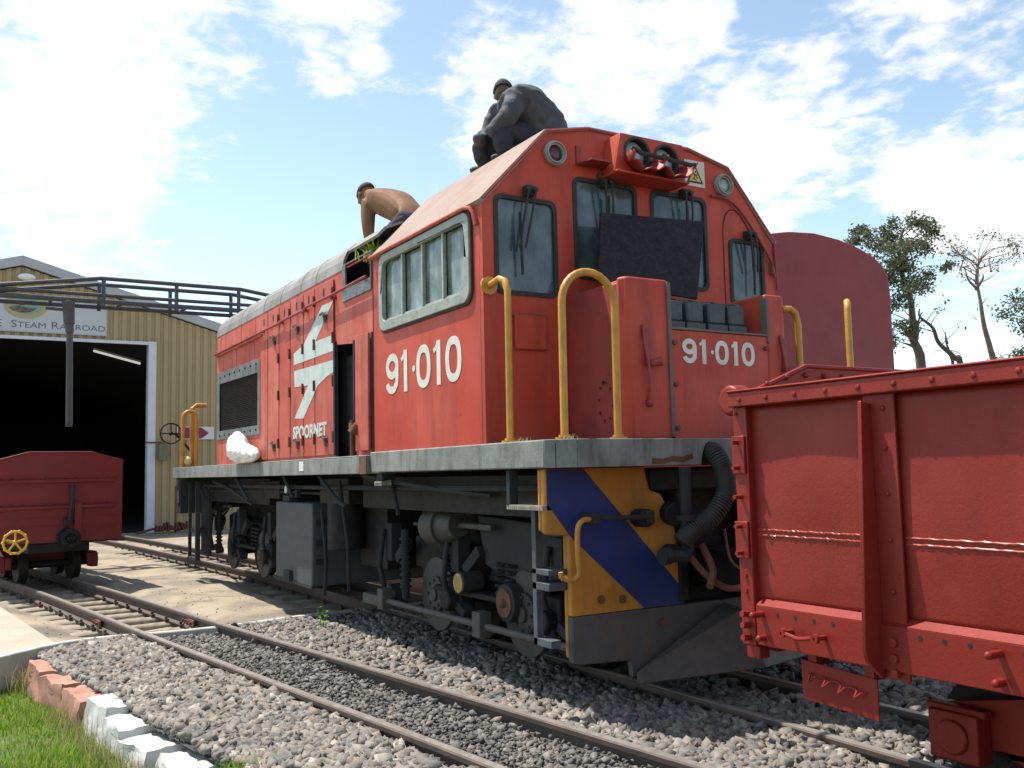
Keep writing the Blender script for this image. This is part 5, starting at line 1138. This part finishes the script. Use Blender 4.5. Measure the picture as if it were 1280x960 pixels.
for (a, b, zb) in ((DY1+.18, HWD, 0),(-HWD, DY0-.18, 0),(DY0-.18, DY1+.18, DZ)): 
    o = clad(a, b, zb, rz).build('gable_cladding', tan, sh, recalc=False, smooth=0)
for s in (-1,1): clad(-26, -.05, 0, lambda y: rz(HWD), x=s*HWD, axis='y').build('side_cladding', tan, sh, recalc=False, smooth=0)
q = MB(); q.box(.0,DY1+.0,0,.06,DY1+.19,DZ+.06); q.box(.0,DY0-.19,0,.06,DY0,DZ+.06); q.box(.0,DY0-.19,DZ-.03,.055,DY1+.19,DZ+.05); q.box(-.25,DY1-.0,0,-.001,DY1+.04,DZ); fr_ = q.build('door_frame', wtrim, sh, bevel=.004)
q = MB()
for s in (-1,1):
    q.add([(.08,0,APX+.13),(.08,s*(HWD+.2),APX+.13+SLP*(HWD+.2)),(.08,s*(HWD+.2),APX+.36+SLP*(HWD+.2)),(.08,0,APX+.36),(-.05,0,APX+.13),(-.05,s*(HWD+.2),APX+.13+SLP*(HWD+.2)),(-.05,s*(HWD+.2),APX+.36+SLP*(HWD+.2)),(-.05,0,APX+.36)], [(0,1,2,3),(7,6,5,4),(0,4,5,1),(1,5,6,2),(2,6,7,3),(3,7,4,0)])
q.build('barge_board', trim, sh)
q = MB()
for s in (-1,1): q.add([(-.051,0,APX+.33),(-.051,s*(HWD+.25),APX+.33+SLP*(HWD+.25)),(-26,s*(HWD+.25),APX+.33+SLP*(HWD+.25)),(-26,0,APX+.33),(-.051,0,APX+.28),(-.051,s*(HWD+.25),APX+.28+SLP*(HWD+.25)),(-26,s*(HWD+.25),APX+.28+SLP*(HWD+.25)),(-26,0,APX+.28)], [(0,1,2,3),(7,6,5,4),(0,4,5,1),(1,5,6,2),(2,6,7,3),(3,7,4,0)])
q.build('roof', trim, sh)
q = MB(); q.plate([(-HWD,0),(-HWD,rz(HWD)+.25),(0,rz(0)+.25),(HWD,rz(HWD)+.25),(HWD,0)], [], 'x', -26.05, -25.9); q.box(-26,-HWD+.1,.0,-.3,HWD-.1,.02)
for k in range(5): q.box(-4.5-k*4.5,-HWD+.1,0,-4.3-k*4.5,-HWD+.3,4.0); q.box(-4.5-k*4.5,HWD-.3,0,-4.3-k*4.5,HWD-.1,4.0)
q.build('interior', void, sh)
q = MB()
for i, z in enumerate((.55,.72,.9)): q.box(-6,.9,z,-5.95,2.8,z+.03)
q.build('shelf_rail', M('shelf grey', (.25,.25,.24)), sh)
lt = M('lit tube', (.8,.8,.75)); lt.node_tree.nodes['Principled BSDF'].inputs['Emission Color'].default_value = (1,1,.92,1); lt.node_tree.nodes['Principled BSDF'].inputs['Emission Strength'].default_value = .35
q = MB(); q.box(-3.68,1.97,4.72,-3.5,2.0,4.78); q.tube([(-3.6,1.98,4.98),(-3.6,3.3,4.70)], .035, 8)
ll = thing('strip_light', 'pale fluorescent strip light hanging inside the shed doorway', 'light', (-24,-.45,4.9))
q = MB(); q.box(-.09,0,.03,.09,1.3,.08, rot=Matrix.Rotation(R(-14),3,'X'), piv=(0,0,0)); q.build('fitting', wtrim, ll)
q = MB(); q.tube([(-.03,.02,.0),(-.03,1.27,-.316)], .025, 8); q.tube([(.04,.02,.0),(.04,1.27,-.316)], .025, 8); q.build('tube', lt, ll)
# sign board
sg = thing('sign_board', 'white sign board lettered STEAM RAILROAD above the shed doorway', 'sign', (-20.4,-2.47,4.86))
signw = M('sign board white', (.50,.52,.56), (.46,.48,.52), 2, .5)
q = MB(); q.box(.015,-2.6,-.03,.05,1.90,.78); q.build('panel', signw, sg, bevel=.004)
q = MB(); q.plate(rr(-2.61,-.04,1.91,.79,.01), [rr(-2.58,-.01,1.88,.76,.01)], 'x', .012, .056); q.build('frame', trim, sg)
ink = M('sign ink', (.10,.11,.14), rough=.6)
tx = text_mesh('E  Steam Railroad', .33, ink, 'lettering', sg, offset=0., smallcaps=True, sx=1.12)
bbx = [v.co.x for v in tx.data.vertices]; wdt = max(bbx)-min(bbx); kk = 2.40/wdt; tx.data.transform(Matrix.Diagonal((kk,kk*.9,1,1)))
tx.rotation_euler = (R(90),0,R(90)); tx.location = (.0515,-.56,.07)
q = MB(); q.plate([(.09+.47*math.cos(a),.60+.31*math.sin(a)) for a in [2*math.pi*i/40 for i in range(40)]], [], 'x', .0515, .058); em = q.build('emblem', M('emblem gold', (.42,.36,.20), (.36,.31,.17), 9, .6), sg)
q = MB(); q.plate([(.09+.34*math.cos(a),.60+.20*math.sin(a)) for a in [2*math.pi*i/40 for i in range(40)]], [], 'x', .0582, .060); q.build('oval', M('emblem sky', (.16,.30,.30), (.24,.36,.30), 5, .6), em)
q = MB(); q.plate([(-.28,.54),(-.2,.47),(.0,.42),(.2,.45),(.33,.55),(.1,.56),(-.1,.60)], [], 'x', .0602, .062); q.plate([(-.06,.60),(.06,.60),(.05,.70),(-.02,.74)], [], 'x', .0602, .062); q.build('picture', M('emblem dark', (.05,.05,.06), (.22,.16,.08), 12, .6), em)
q = MB(); q.sphere((0,0,0), .2, 16, 8, (.6,1,.45)); o = single(q, 'bulkhead_light', M('lamp white', (.8,.8,.78)), 'white bulkhead lamp under the shed gable peak', 'lamp', smooth=180); o.location = (-20.3,-2.38,6.06)
ar = thing('arrow_sign', 'maroon arrow on white board fixed to the shed cladding', 'sign', (-20.38,1.15,2.24))
q = MB(); q.box(.0,0,0,.02,.93,.33); q.build('board', M('arrow board white', (.62,.62,.64), rough=.6), ar)
q = MB(); q.plate([(.02,.02),(.60,.02),(.80,.165),(.60,.31),(.02,.31)], [], 'x', .0202, .024); q.build('arrow', M('arrow maroon', (.22,.02,.05), rough=.6), ar)
q = MB(); q.box(.0,-.10,0,.12,.12,.42); q.box(-.02,-.02,.42,.05,.02,.52); o = single(q, 'switch_box', M('olive box', (.16,.16,.09), (.12,.12,.07), 8, .6), 'small olive box hung beside the shed door frame', 'box', bevel=.01); o.location = (-20.25,.78,1.70)
q = MB(); q.tube([(0,-.35,0),(0,.05,0),(0,.12,-.04)], .02, 6); o = single(q, 'hook_bracket', rust, 'black hook bracket sticking out of the shed door frame above the box', 'bracket'); o.location = (-20.28,.60,2.10)
pt_ = thing('points_lever', 'maroon points machine with upright red rod at the foot of the shed wall', 'points lever', (-19.8,.8,-.1))
pm = M('lever maroon', (.13,.018,.03), (.09,.015,.022), 8, .6, bump=.5)
q = MB(); q.cyl((0,.22,0),(0,.22,1.15),.025,n=8); q.tube([(0,.22,1.14),(0,.3,1.15)], .02, 6); q.build('rod', rust, pt_)
q = MB()
for k in range(12): q.box(-.15+.05*random.random(),-.25+k*.065,.03+.05*random.random(),.15,-.2+k*.065,.16+.12*random.random(), rot=Matrix.Rotation(random.uniform(-.5,.5),3,'X'))
q.build('lever_frame', pm, pt_, bevel=.01, split=False)
q = MB(); q.tube([(0,-.7,.02),(0,-.45,.08),(0,-.2,.14)], .03, 6); q.build('draw_rod', pm, pt_)
# ================================================================== PIPE GANTRY
gt = thing('pipe_gantry', 'dark pipe footbridge gantry crossing in front of the shed roof', 'gantry', (-12,-2.2,-.1))
gp_ = M('gantry dark grey paint', (.045,.05,.058), (.07,.07,.075), 6, .45, dirt=(.10,.09,.08), dirt_amt=.5)
for dx, bx_ in ((0,''),(-.55,'')):
    q = MB(); q.tube([(dx,-7,4.05),(dx,-4.2,4.22),(dx,-1.04,4.47),(dx,.45,4.70),(dx,2.75,4.70),(dx,4.4,4.48),(dx,6.5,4.3)], .036, 8); q.build('top_rail', gp_, gt, smooth=50)
    q = MB(); q.tube([(dx,-7,4.30+.05),(dx,-2,4.41),(dx,6.5,4.43)], .032, 8); q.build('middle_rail', gp_, gt, smooth=50)
    q = MB(); q.tube([(dx,-7,4.29),(dx,6.5,4.31)], .036, 8); q.build('bottom_rail', gp_, gt, smooth=50)
    for y in (.48,1.65,2.72,4.3): q = MB(); q.tube([(dx,y,4.24),(dx,y,4.69 if y < 4 else 4.5)], .034, 8); q.build('upright', gp_, gt)
for k in range(13): q = MB(); q.tube([(0,-6.6+k*1.05,4.29),(-.55,-6.6+k*1.05,4.29)], .03, 8); q.build('cross_tie', gp_, gt)
q = MB(); q.tube([(-.12,-7,4.33),(-.12,6.4,4.33)], .018, 6); q.tube([(-.3,-7,4.36),(-.3,6.4,4.34)], .014, 6); q.build('cable', gp_, gt)
for y in (-6.8,5.6):
    for dx in (0,-.55): q = MB(); q.cyl((dx,y,0),(dx,y,4.24),.06,n=12); q.build('leg', gp_, gt)
q = MB(); q.cyl((0,.0,2.25),(0,-.02,3.75),.054,.05,n=14); q.cyl((0,-.02,3.75),(0,-.03,3.9),.062,.075,n=14); q.cyl((0,-.03,3.9),(0,-.05,4.28),.085,.10,n=14); q.box(-.05,-.07,3.55,.05,-.02,3.6); q.cyl((0,0,2.22),(0,0,2.25),.05,n=12); q.build('hanging_pipe', M('drop pipe grey', (.08,.075,.075), (.06,.055,.055), 6, .6), gt, bevel=.006)
q = MB(); q.tube([(0,-.38,4.14),(0,-.06,4.13)], .028, 8); q.build('pipe_stub', gp_, gt)
# ================================================================== TREES
bark = M('tree bark', (.075,.06,.048), (.12,.095,.075), 9, .9, bump=1, bsc=30); barkl = M('pale bark', (.22,.16,.12), (.14,.10,.08), 5, .9, bump=1, bsc=30)
def leafmat(name, a, b):
    return blade_mat(name, a, b)
pine = leafmat('pine foliage', (.07,.09,.05), (.17,.19,.11)); sparse = leafmat('sparse foliage', (.05,.06,.03), (.11,.11,.06))
def tp(u, v): return (31.05+(u-1150)*.0525+(463-v)*.0033, 5.06+(463-v)*.0343)
def tree(name, label, X, trunk, r0, clusters, lm, bm_, leaf, twigs=3, seed=1, extra=()):
    rs = random.Random(seed); b0 = tp(*trunk[0]); t = thing(name, label, 'tree', (X, b0[0], -.34))
    off = Vector((X, b0[0], -.34)); pts = [Vector((X, b0[0]+.1, -.34))]+[Vector((X+rs.uniform(-.15,.15), *tp(*p))) for p in trunk]; sp = spl([tuple(p-off) for p in pts], 6)
    mb = MB(); mb.tube(sp, [r0*(1-.82*i/(len(sp)-1)) for i in range(len(sp))], 8); mb.build('trunk', bm_, t, smooth=60)
    lb = MB(); lv = []; 
    def branch(a, b, r, n=6):
        m = (a+b)/2+Vector((rs.uniform(-.2,.2),rs.uniform(-.2,.2),rs.uniform(-.05,.25)))*(b-a).length*.6; pp = spl([tuple(a),tuple(m),tuple(b)], 4); lb.tube(pp, [r*(1-.75*i/(len(pp)-1)) for i in range(len(pp))], 5, caps=False); return pp
    for (u, v, rad, n) in clusters:
        y, z = tp(u, v); c = Vector((X+rs.uniform(-1.2,1.2), y, z))-off
        best = min((p for p in sp if p.z < c.z+.2), key=lambda p: (p-c).length+abs((c.z-p.z)-.7)*.6)
        branch(best, c, .022+.012*rad)
        for k in range(twigs+int(rad*3)):
            d = Vector((rs.gauss(0,1),rs.gauss(0,1),rs.gauss(.3,.7))).normalized()*rad*rs.uniform(.6,1.3); branch(c-d*.15, c+d, .011)
            m = max(1, n//(twigs+int(rad*3)))
            for _ in range(m):
                q_ = c+d*rs.uniform(.45,1.05)+Vector((rs.gauss(0,1),rs.gauss(0,1),rs.gauss(0,.7)))*rad*.42; lv.append(q_)
    for (a, b, r) in extra:
        branch(Vector((X,*tp(*a)))-off, Vector((X+rs.uniform(-.5,.5),*tp(*b)))-off, r)
    lb.build('limbs', bm_, t, split=False, smooth=60)
    n = len(lv)
    if n:
        P = np.array([tuple(p) for p in lv]); a = rng.normal(0,1,(n,3)); a /= np.linalg.norm(a,axis=1)[:,None]; b = rng.normal(0,1,(n,3)); b -= a*(a*b).sum(1)[:,None]; b /= np.linalg.norm(b,axis=1)[:,None]
        s1 = rng.uniform(.6,1.3,n)[:,None]*leaf; V = np.stack([P-a*s1, P+b*s1*.45, P+a*s1, P-b*s1*.45],1).reshape(-1,3)
        me = bpy.data.meshes.new('crown'); me.vertices.add(n*4); me.vertices.foreach_set('co', V.ravel()); me.loops.add(n*4); me.loops.foreach_set('vertex_index', np.arange(n*4,dtype=np.int32)); me.polygons.add(n); me.polygons.foreach_set('loop_start', np.arange(0,n*4,4,dtype=np.int32)); me.polygons.foreach_set('loop_total', np.full(n,4,dtype=np.int32)); me.update(calc_edges=True)
        at = me.attributes.new('tone','FLOAT','POINT'); at.data.foreach_set('value', np.repeat(rng.uniform(0,1,n),4).astype(np.float32)); me.materials.append(lm)
        o = bpy.data.objects.new('crown', me); COL.objects.link(o); o.parent = t
    return t
cl1 = [(1095,302,.5,120),(1090,308,.35,80),(1100,290,.4,90),(1117,290,.5,130),(1125,284,.45,110),(1132,300,.6,150),(1143,284,.45,110),(1146,296,.45,110),(1118,305,.7,180),(1105,318,.7,190),(1120,322,.7,200),(1133,318,.55,140),(1112,335,.7,190),(1128,338,.6,150),(1140,328,.45,90),(1152,330,.45,90),(1160,327,.4,90),(1166,332,.35,70),(1155,342,.35,60),(1118,352,.7,200),(1108,350,.5,130),(1128,358,.5,110),(1116,370,.6,160),(1122,385,.6,160),(1117,398,.6,150),(1126,405,.5,120),(1118,415,.5,130),(1122,425,.45,90),(1112,385,.5,130),(1150,298,.2,20),(1148,368,.3,40),(1155,355,.15,15)]
tree('pine_tree', 'dark bushy pine with a bare forked trunk right of the maroon van', -20, [(1154,463),(1148,440),(1143,425),(1140,400),(1136,370),(1130,340),(1128,310),(1126,290)], .23, [(u,v,r*.8,int(n*2.5)) for u,v,r,n in cl1], pine, bark, .085, 4, 3,
     [((1143,428),(1118,412),.12),((1142,434),(1117,432),.07),((1147,405),(1160,388),.05),((1147,408),(1165,402),.04),((1144,425),(1130,395),.14),((1138,360),(1158,335),.06)])
cl2 = [(1220,282,.35,26),(1232,280,.35,26),(1243,280,.3,22),(1215,300,.4,26),(1228,300,.4,26),(1238,298,.5,30),(1250,295,.5,34),(1262,290,.4,30),(1268,296,.3,22),(1258,305,.5,34),(1245,312,.5,30),(1228,318,.4,20),(1205,318,.35,18),(1200,310,.3,16),(1250,325,.4,18),(1235,330,.4,16),(1222,330,.3,12),(1208,300,.2,8)]
tree('bare_tree', 'tall thin half bare tree with pale trunk at the right edge of the sky', -20, [(1249,460),(1243,430),(1234,400),(1228,370),(1226,345),(1226,315)], .17, [(u,v,r*1.15,int(n*1.8)) for u,v,r,n in cl2], sparse, barkl, .07, 7, 5,
     [((1226,350),(1203,330),.07),((1226,352),(1248,325),.08),((1248,325),(1262,300),.05),((1203,330),(1200,312),.04),((1226,345),(1232,300),.07),((1230,375),(1234,362),.03),((1228,380),(1216,372),.02),((1226,392),(1205,396),.02),((1205,396),(1200,405),.015)])
cl3 = [(1178,376,.25,10),(1180,385,.25,8),(1188,395,.2,6),(1200,405,.25,6)]
tree('bare_tree', 'leaning bare sapling left of the tall thin tree', -21, [(1235,455),(1220,440),(1205,420),(1192,402),(1180,388),(1178,378)], .16, cl3, sparse, bark, .10, 4, 8, [((1200,412),(1185,400),.02),((1205,430),(1198,436),.02),((1215,430),(1232,438),.03)])
tree('dead_tree', 'slender dead trunk right of the tall thin tree', -22, [(1252,460),(1247,430),(1243,412),(1236,400)], .10, [], sparse, bark, .1, 2, 9, [((1243,415),(1244,385),.03)])
cl4 = [(1263,440,.5,160),(1258,446,.4,120),(1272,440,.5,150),(1268,430,.35,90),(1252,450,.3,70)]
tree('pine_tree', 'small rounded green pine poking above the wagon rim', -19, [(1264,470),(1264,450),(1264,435)], .12, [(u,v,r,n*2) for u,v,r,n in cl4], pine, bark, .085, 3, 11)
cl5 = [(1275,380,.5,140),(1282,372,.5,140),(1270,398,.5,140),(1280,398,.6,180),(1285,410,.5,150),(1277,418,.4,100),(1290,385,.6,180),(1295,400,.7,200),(1300,370,.6,160),(1290,355,.4,100)]
tree('pine_tree', 'dark pine cut off by the right edge of the photo', -19, [(1292,470),(1291,430),(1290,395),(1290,365)], .25, [(u,v,r,n*2) for u,v,r,n in cl5], pine, bark, .085, 3, 12)
cl6 = [(1196,452,.3,60),(1232,458,.3,60)]
# ================================================================== PEOPLE
def skin_obj(V, rad, E, lvl=2):
    me = bpy.data.meshes.new('sk'); me.from_pydata([tuple(v) for v in V], E, []); o = bpy.data.objects.new('sk', me); COL.objects.link(o)
    m = o.modifiers.new('skin','SKIN'); m.use_smooth_shade = True
    for i, sv in enumerate(me.skin_vertices[0].data):
        r = rad[i]; sv.radius = (r, r) if not isinstance(r, tuple) else r; sv.use_root = (i == 0)
    s_ = o.modifiers.new('sub','SUBSURF'); s_.levels = lvl; s_.render_levels = lvl
    dg = bpy.context.evaluated_depsgraph_get(); dg.update(); out = bpy.data.meshes.new_from_object(o.evaluated_get(dg)); bpy.data.objects.remove(o); bpy.data.meshes.remove(me); return out
def chain(lists):
    V = []; Rr = []; E = []
    idx = {}
    for ch_ in lists:
        prev = None
        for nm, p, r in ch_:
            if nm not in idx: idx[nm] = len(V); V.append(p); Rr.append(r)
            if prev is not None and (idx[prev], idx[nm]) not in E: E.append((idx[prev], idx[nm]))
            prev = nm
    return V, Rr, E
def join_remesh(meshes, voxel, name, mat, wr=0., wsc=10., smooth=3):
    bm = bmesh.new()
    for m in meshes: bm.from_mesh(m)
    me = bpy.data.meshes.new(name); bm.to_mesh(me); bm.free(); o = bpy.data.objects.new(name, me); COL.objects.link(o)
    r = o.modifiers.new('r','REMESH'); r.mode = 'VOXEL'; r.voxel_size = voxel
    if smooth: s_ = o.modifiers.new('s','SMOOTH'); s_.iterations = smooth; s_.factor = .5
    dg = bpy.context.evaluated_depsgraph_get(); dg.update(); out = bpy.data.meshes.new_from_object(o.evaluated_get(dg)); bpy.data.objects.remove(o)
    bm = bmesh.new(); bm.from_mesh(out); seen = set(); isl = []
    for v in bm.verts:
        if v in seen: continue
        st = [v]; seen.add(v); c_ = []
        while st:
            x_ = st.pop(); c_.append(x_)
            for e_ in x_.link_edges:
                o_ = e_.other_vert(x_)
                if o_ not in seen: seen.add(o_); st.append(o_)
        isl.append(c_)
    isl.sort(key=len)
    for c_ in isl[:-1]:
        for v in c_: bm.verts.remove(v)
    bm.to_mesh(out); bm.free()
    if wr:
        out.update(); nn = [v.normal.copy() for v in out.vertices]
        for v, n_ in zip(out.vertices, nn):
            q_ = Vector((v.co.x*wsc*.6, v.co.y*wsc+v.co.z*wsc*.7, v.co.z*wsc*1.2-v.co.y*wsc*.6)); k = mnoise.noise(q_); k2 = mnoise.noise(q_*2.3); v.co += n_*(wr*(1-abs(k)*2.4)+wr*.35*k2)
    out.name = name; out.materials.clear(); out.materials.append(mat); out.shade_smooth(); o = bpy.data.objects.new(name, out); COL.objects.link(o); return o
def mb_mesh(mb):
    me = bpy.data.meshes.new('t'); me.from_pydata(mb.v, [], mb.f); bm = bmesh.new(); bm.from_mesh(me); bmesh.ops.recalc_face_normals(bm, faces=bm.faces); bm.to_mesh(me); bm.free(); return me
def head_mesh(c, fwd, up, s=1.):
    """skull, jaw, nose, brow, ears, lips in one lump"""
    f = Vector(fwd).normalized(); u = Vector(up); u = (u-f*u.dot(f)).normalized(); sd = f.cross(u); c = Vector(c); mb = MB()
    def P(a, b, d): return c+sd*a*s+f*b*s+u*d*s
    def ell(a, b, d, ra, rb, rd):
        n, m = 16, 10; v = [P(a,b,d-rd)]
        for j in range(1,m):
            t = -math.pi/2+math.pi*j/m
            for i in range(n): v.append(P(a+ra*math.cos(t)*math.cos(2*math.pi*i/n), b+rb*math.cos(t)*math.sin(2*math.pi*i/n), d+rd*math.sin(t)))
        v.append(P(a,b,d+rd)); fc = [(0,1+(i+1)%n,1+i) for i in range(n)]
        for j in range(m-2):
            for i in range(n): fc.append((1+j*n+i,1+j*n+(i+1)%n,1+(j+1)*n+(i+1)%n,1+(j+1)*n+i))
        T = len(v)-1; fc += [(T,1+(m-2)*n+i,1+(m-2)*n+(i+1)%n) for i in range(n)]; mb.add(v, fc)
    ell(0,-.01,.03,.075,.095,.09); ell(0,.03,-.045,.055,.06,.065); ell(0,.085,-.09,.025,.02,.02)
    ell(0,.095,-.015,.013,.022,.022); ell(0,.075,.02,.012,.022,.03); ell(0,.082,.035,.045,.014,.012); ell(0,.088,-.052,.024,.012,.008); ell(0,.086,-.066,.020,.012,.008)
    for e in (-1,1): ell(e*.076,-.005,-.005,.010,.018,.030); ell(e*.04,.066,-.015,.02,.02,.02)
    return mb_mesh(mb), P
def hand_meshes(w, d, nrm):
    """palm, four fingers and a thumb from wrist w along d"""
    w = Vector(w); d = Vector(d).normalized(); n_ = Vector(nrm); n_ = (n_-d*n_.dot(d)).normalized(); s_ = d.cross(n_); out = []
    pm_ = MB(); pm_.sphere(w+d*.045, .045, 10, 8, (1,1,1)); m = MB(); m.tube([w-d*.06, w-d*.01, w+d*.03, w+d*.075], [.024,.028,.036,.034], 10); out.append(mb_mesh(m))
    for k, L_ in enumerate((.068,.078,.073,.058)):
        b = w+d*.07+s_*(-.028+k*.019); t1 = b+d*L_*.45-n_*.006; t2 = t1+d*L_*.3-n_*.018; t3 = t2+d*L_*.15-n_*.022; m = MB(); m.tube([b-d*.02,b,t1,t2,t3], [.009,.0095,.009,.008,.0065], 8); out.append(mb_mesh(m))
    b = w+d*.025-s_*.03; m = MB(); m.tube([w+d*.01-s_*.012, b, b+d*.03-s_*.02-n_*.01, b+d*.052-s_*.022-n_*.022], [.012,.012,.010,.008], 8); out.append(mb_mesh(m)); return out
skinm = M('sun tanned skin', (.22,.115,.06), (.17,.085,.045), 9, .7, spec=.2, bump=.3); skind = M('dark skin', (.12,.06,.04), rough=.5); hairm = M('short dark hair', (.02,.016,.014), (.04,.03,.025), 40, .8, bump=1, bsc=120)
jackm = M('dark charcoal jacket', (.045,.048,.06), (.065,.068,.08), 12, .75, bump=.5, bsc=90); trom = M('dark navy trousers', (.022,.024,.034), (.03,.032,.042), 12, .85, bump=.5, bsc=90); shoem = M('work boot', (.03,.025,.02), rough=.7)
eyem = M('eye dark', (.02,.015,.012), rough=.2)
# man 1: bare back, bending down over the hood roof, facing the rear
Y1 = -.30
p1 = chain([[('pel',(-2.66,Y1,3.40),.16),('wst',(-2.80,Y1,3.54),(.16,.14)),('mid',(-3.00,Y1,3.665),(.185,.165)),('chs',(-3.25,Y1,3.785),(.19,.165)),('nk0',(-3.43,Y1,3.86),.095),('nk1',(-3.55,Y1,3.905),.07),('hd',(-3.66,Y1,3.945),.07),('hc',(-3.75,Y1,3.965),.06)],
            [('chs',0,0),('shL',(-3.32,Y1-.17,3.765),.09),('elL',(-3.24,Y1-.20,3.46),.062),('wrL',(-3.30,Y1-.16,3.28),.038)],
            [('chs',0,0),('shR',(-3.32,Y1+.17,3.765),.09),('elR',(-3.27,Y1+.22,3.46),.062),('wrR',(-3.34,Y1+.18,3.28),.038)],
            [('pel',0,0),('hpL',(-2.64,Y1-.10,3.37),.11),('knL',(-2.95,Y1-.13,3.32),.08),('anL',(-2.54,Y1-.13,3.29),.05)],
            [('pel',0,0),('hpR',(-2.64,Y1+.10,3.37),.11),('knR',(-2.95,Y1+.14,3.33),.08),('anR',(-2.54,Y1+.14,3.30),.05)]])
hm, HP1 = head_mesh((-3.77,Y1,3.96), (-.80,-.16,-.58), (-.5,0,.85), 1.12)
parts = [skin_obj(*p1), hm]+hand_meshes((-3.30,Y1-.16,3.285),(-.25,0,-.3),(-.3,0,.9))+hand_meshes((-3.34,Y1+.18,3.285),(-.25,0,-.3),(-.3,0,.9))
man1 = props(join_remesh(parts, .009, 'person', skinm, smooth=2), 'shirtless man bending down over the locomotive hood roof in dark trousers', 'person')
tr = chain([[('b',(-2.76,Y1,3.49),(.165,.15)),('pel',(-2.65,Y1,3.40),.175),('hpL',(-2.62,Y1-.09,3.37),.13),('knL',(-2.96,Y1-.13,3.325),.095),('anL',(-2.54,Y1-.13,3.295),.065)],[('pel',0,0),('hpR',(-2.62,Y1+.09,3.37),.13),('knR',(-2.96,Y1+.14,3.33),.095),('anR',(-2.54,Y1+.14,3.30),.065)]])
join_remesh([skin_obj(*tr)], .012, 'trousers', trom, .006, 14).parent = man1
for y in (Y1-.13,Y1+.14):
    m = MB(); m.sphere((-2.46,y,3.29),.055,12,8,(1.8,.8,.8)); m.build('boot', shoem, man1, smooth=180)
def hair(P, name, mat, par, f=1., brim=False):
    mb = MB(); n, m = 18, 9; v = []
    for j in range(m+1):
        t = R(8)+R(82)*j/m
        for i in range(n):
            a = 2*math.pi*i/n; k = 1.08+.03*mnoise.noise(Vector((i*1.3,j*1.1,3)))
            low = -.045 if math.sin(a) < .35 else .03
            v.append(P(.075*k*math.cos(t)*math.cos(a), -.012+.097*k*math.cos(t)*math.sin(a), .03+(.092*k*math.sin(t) if j else .092*math.sin(t)+low*.6)))
    mb.add(v, [(j*n+i,j*n+(i+1)%n,(j+1)*n+(i+1)%n,(j+1)*n+i) for j in range(m) for i in range(n)]+[tuple(m*n+i for i in range(n))]); o = mb.build(name, mat, par, smooth=180); s__ = o.modifiers.new('t','SOLIDIFY'); s__.thickness = .008; return o
hair(HP1, 'hair', hairm, man1)
for e in (-1,1):
    m = MB(); m.sphere(HP1(e*.032,.083,.004), .008, 8, 6); m.build('eye', eyem, man1, smooth=180)
man1.location.x -= .20; man1.location.z += .085
# man 2: dark jacket and cap, squatting on the cab roof with his back to us
X2 = -.72
j2 = chain([[('pel',(X2,-.20,3.54),(.19,.18)),('low',(X2,-.28,3.64),(.22,.19)),('mid',(X2-.02,-.38,3.73),(.23,.19)),('chs',(X2-.03,-.48,3.80),(.21,.17)),('nk',(X2-.05,-.555,3.865),.115)],
            [('chs',0,0),('shL',(X2+.13,-.56,3.80),.085),('elL',(X2+.13,-.655,3.63),.062),('wrL',(X2-.02,-.73,3.56),.045)],
            [('chs',0,0),('shR',(X2-.21,-.52,3.79),.085),('elR',(X2-.24,-.63,3.60),.06),('wrR',(X2-.12,-.74,3.56),.045)]])
b2 = chain([[('pel',(X2,-.24,3.54),.12),('mid',(X2-.02,-.40,3.70),.12),('chs',(X2-.03,-.52,3.79),.11),('nk',(X2-.06,-.575,3.85),.055),('hd',(X2-.09,-.55,3.88),.065),('hc',(X2-.12,-.525,3.93),.055)],
            [('chs',0,0),('shL',(X2+.13,-.56,3.78),.06),('elL',(X2+.12,-.655,3.63),.045),('wrL',(X2-.03,-.74,3.56),.03)],
            [('chs',0,0),('shR',(X2-.21,-.52,3.77),.06),('elR',(X2-.23,-.63,3.60),.045),('wrR',(X2-.12,-.75,3.56),.03)],
            [('pel',0,0),('knL',(X2+.06,-.66,3.56),.06),('anL',(X2+.05,-.62,3.40),.04)],[('pel',0,0),('knR',(X2-.25,-.66,3.56),.06),('anR',(X2-.25,-.60,3.40),.04)]])
hm2, HP2 = head_mesh((X2-.12,-.525,3.915), (-.74,.60,-.34), (-.3,.1,.9), .88)
man2 = props(join_remesh([skin_obj(*b2), hm2]+hand_meshes((X2-.03,-.735,3.56),(-.3,-.3,-.4),(0,-.9,.3))+hand_meshes((X2-.12,-.745,3.56),(.2,-.3,-.4),(0,-.9,.3)), .009, 'person', skind, smooth=2), 'man in charcoal jacket and cap squatting on the cab roof, back turned', 'person')
join_remesh([skin_obj(*j2)], .008, 'jacket', jackm, .011, 9, 3).parent = man2
t2 = chain([[('pel',(X2,-.22,3.53),.15),('thL',(X2+.05,-.45,3.57),.105),('knL',(X2+.06,-.67,3.565),.08),('shL',(X2+.055,-.645,3.48),.07),('anL',(X2+.05,-.61,3.405),.06)],[('pel',0,0),('thR',(X2-.18,-.45,3.56),.10),('knR',(X2-.25,-.67,3.565),.08),('anR',(X2-.25,-.60,3.41),.058)]])
join_remesh([skin_obj(*t2)], .010, 'trousers', trom, .008, 14, 2).parent = man2
for x in (X2+.05,X2-.25): m = MB(); m.sphere((x,-.655,3.375),.045,12,8,(.9,2.0,.8)); m.build('boot', shoem, man2, smooth=180)
hair(HP2, 'cap', M('dark cap', (.03,.032,.045), rough=.8), man2)
m = MB(); v = [HP2(.088*math.cos(a), -.012+.105*math.sin(a), .028) for a in [2*math.pi*i/20 for i in range(20)]]+[HP2(.080*math.cos(a), -.012+.10*math.sin(a), .042) for a in [2*math.pi*i/20 for i in range(20)]]
m.add(v, [(i,(i+1)%20,20+(i+1)%20,20+i) for i in range(20)]); o = m.build('cap_band', MATS['dark cap'], man2, recalc=False)
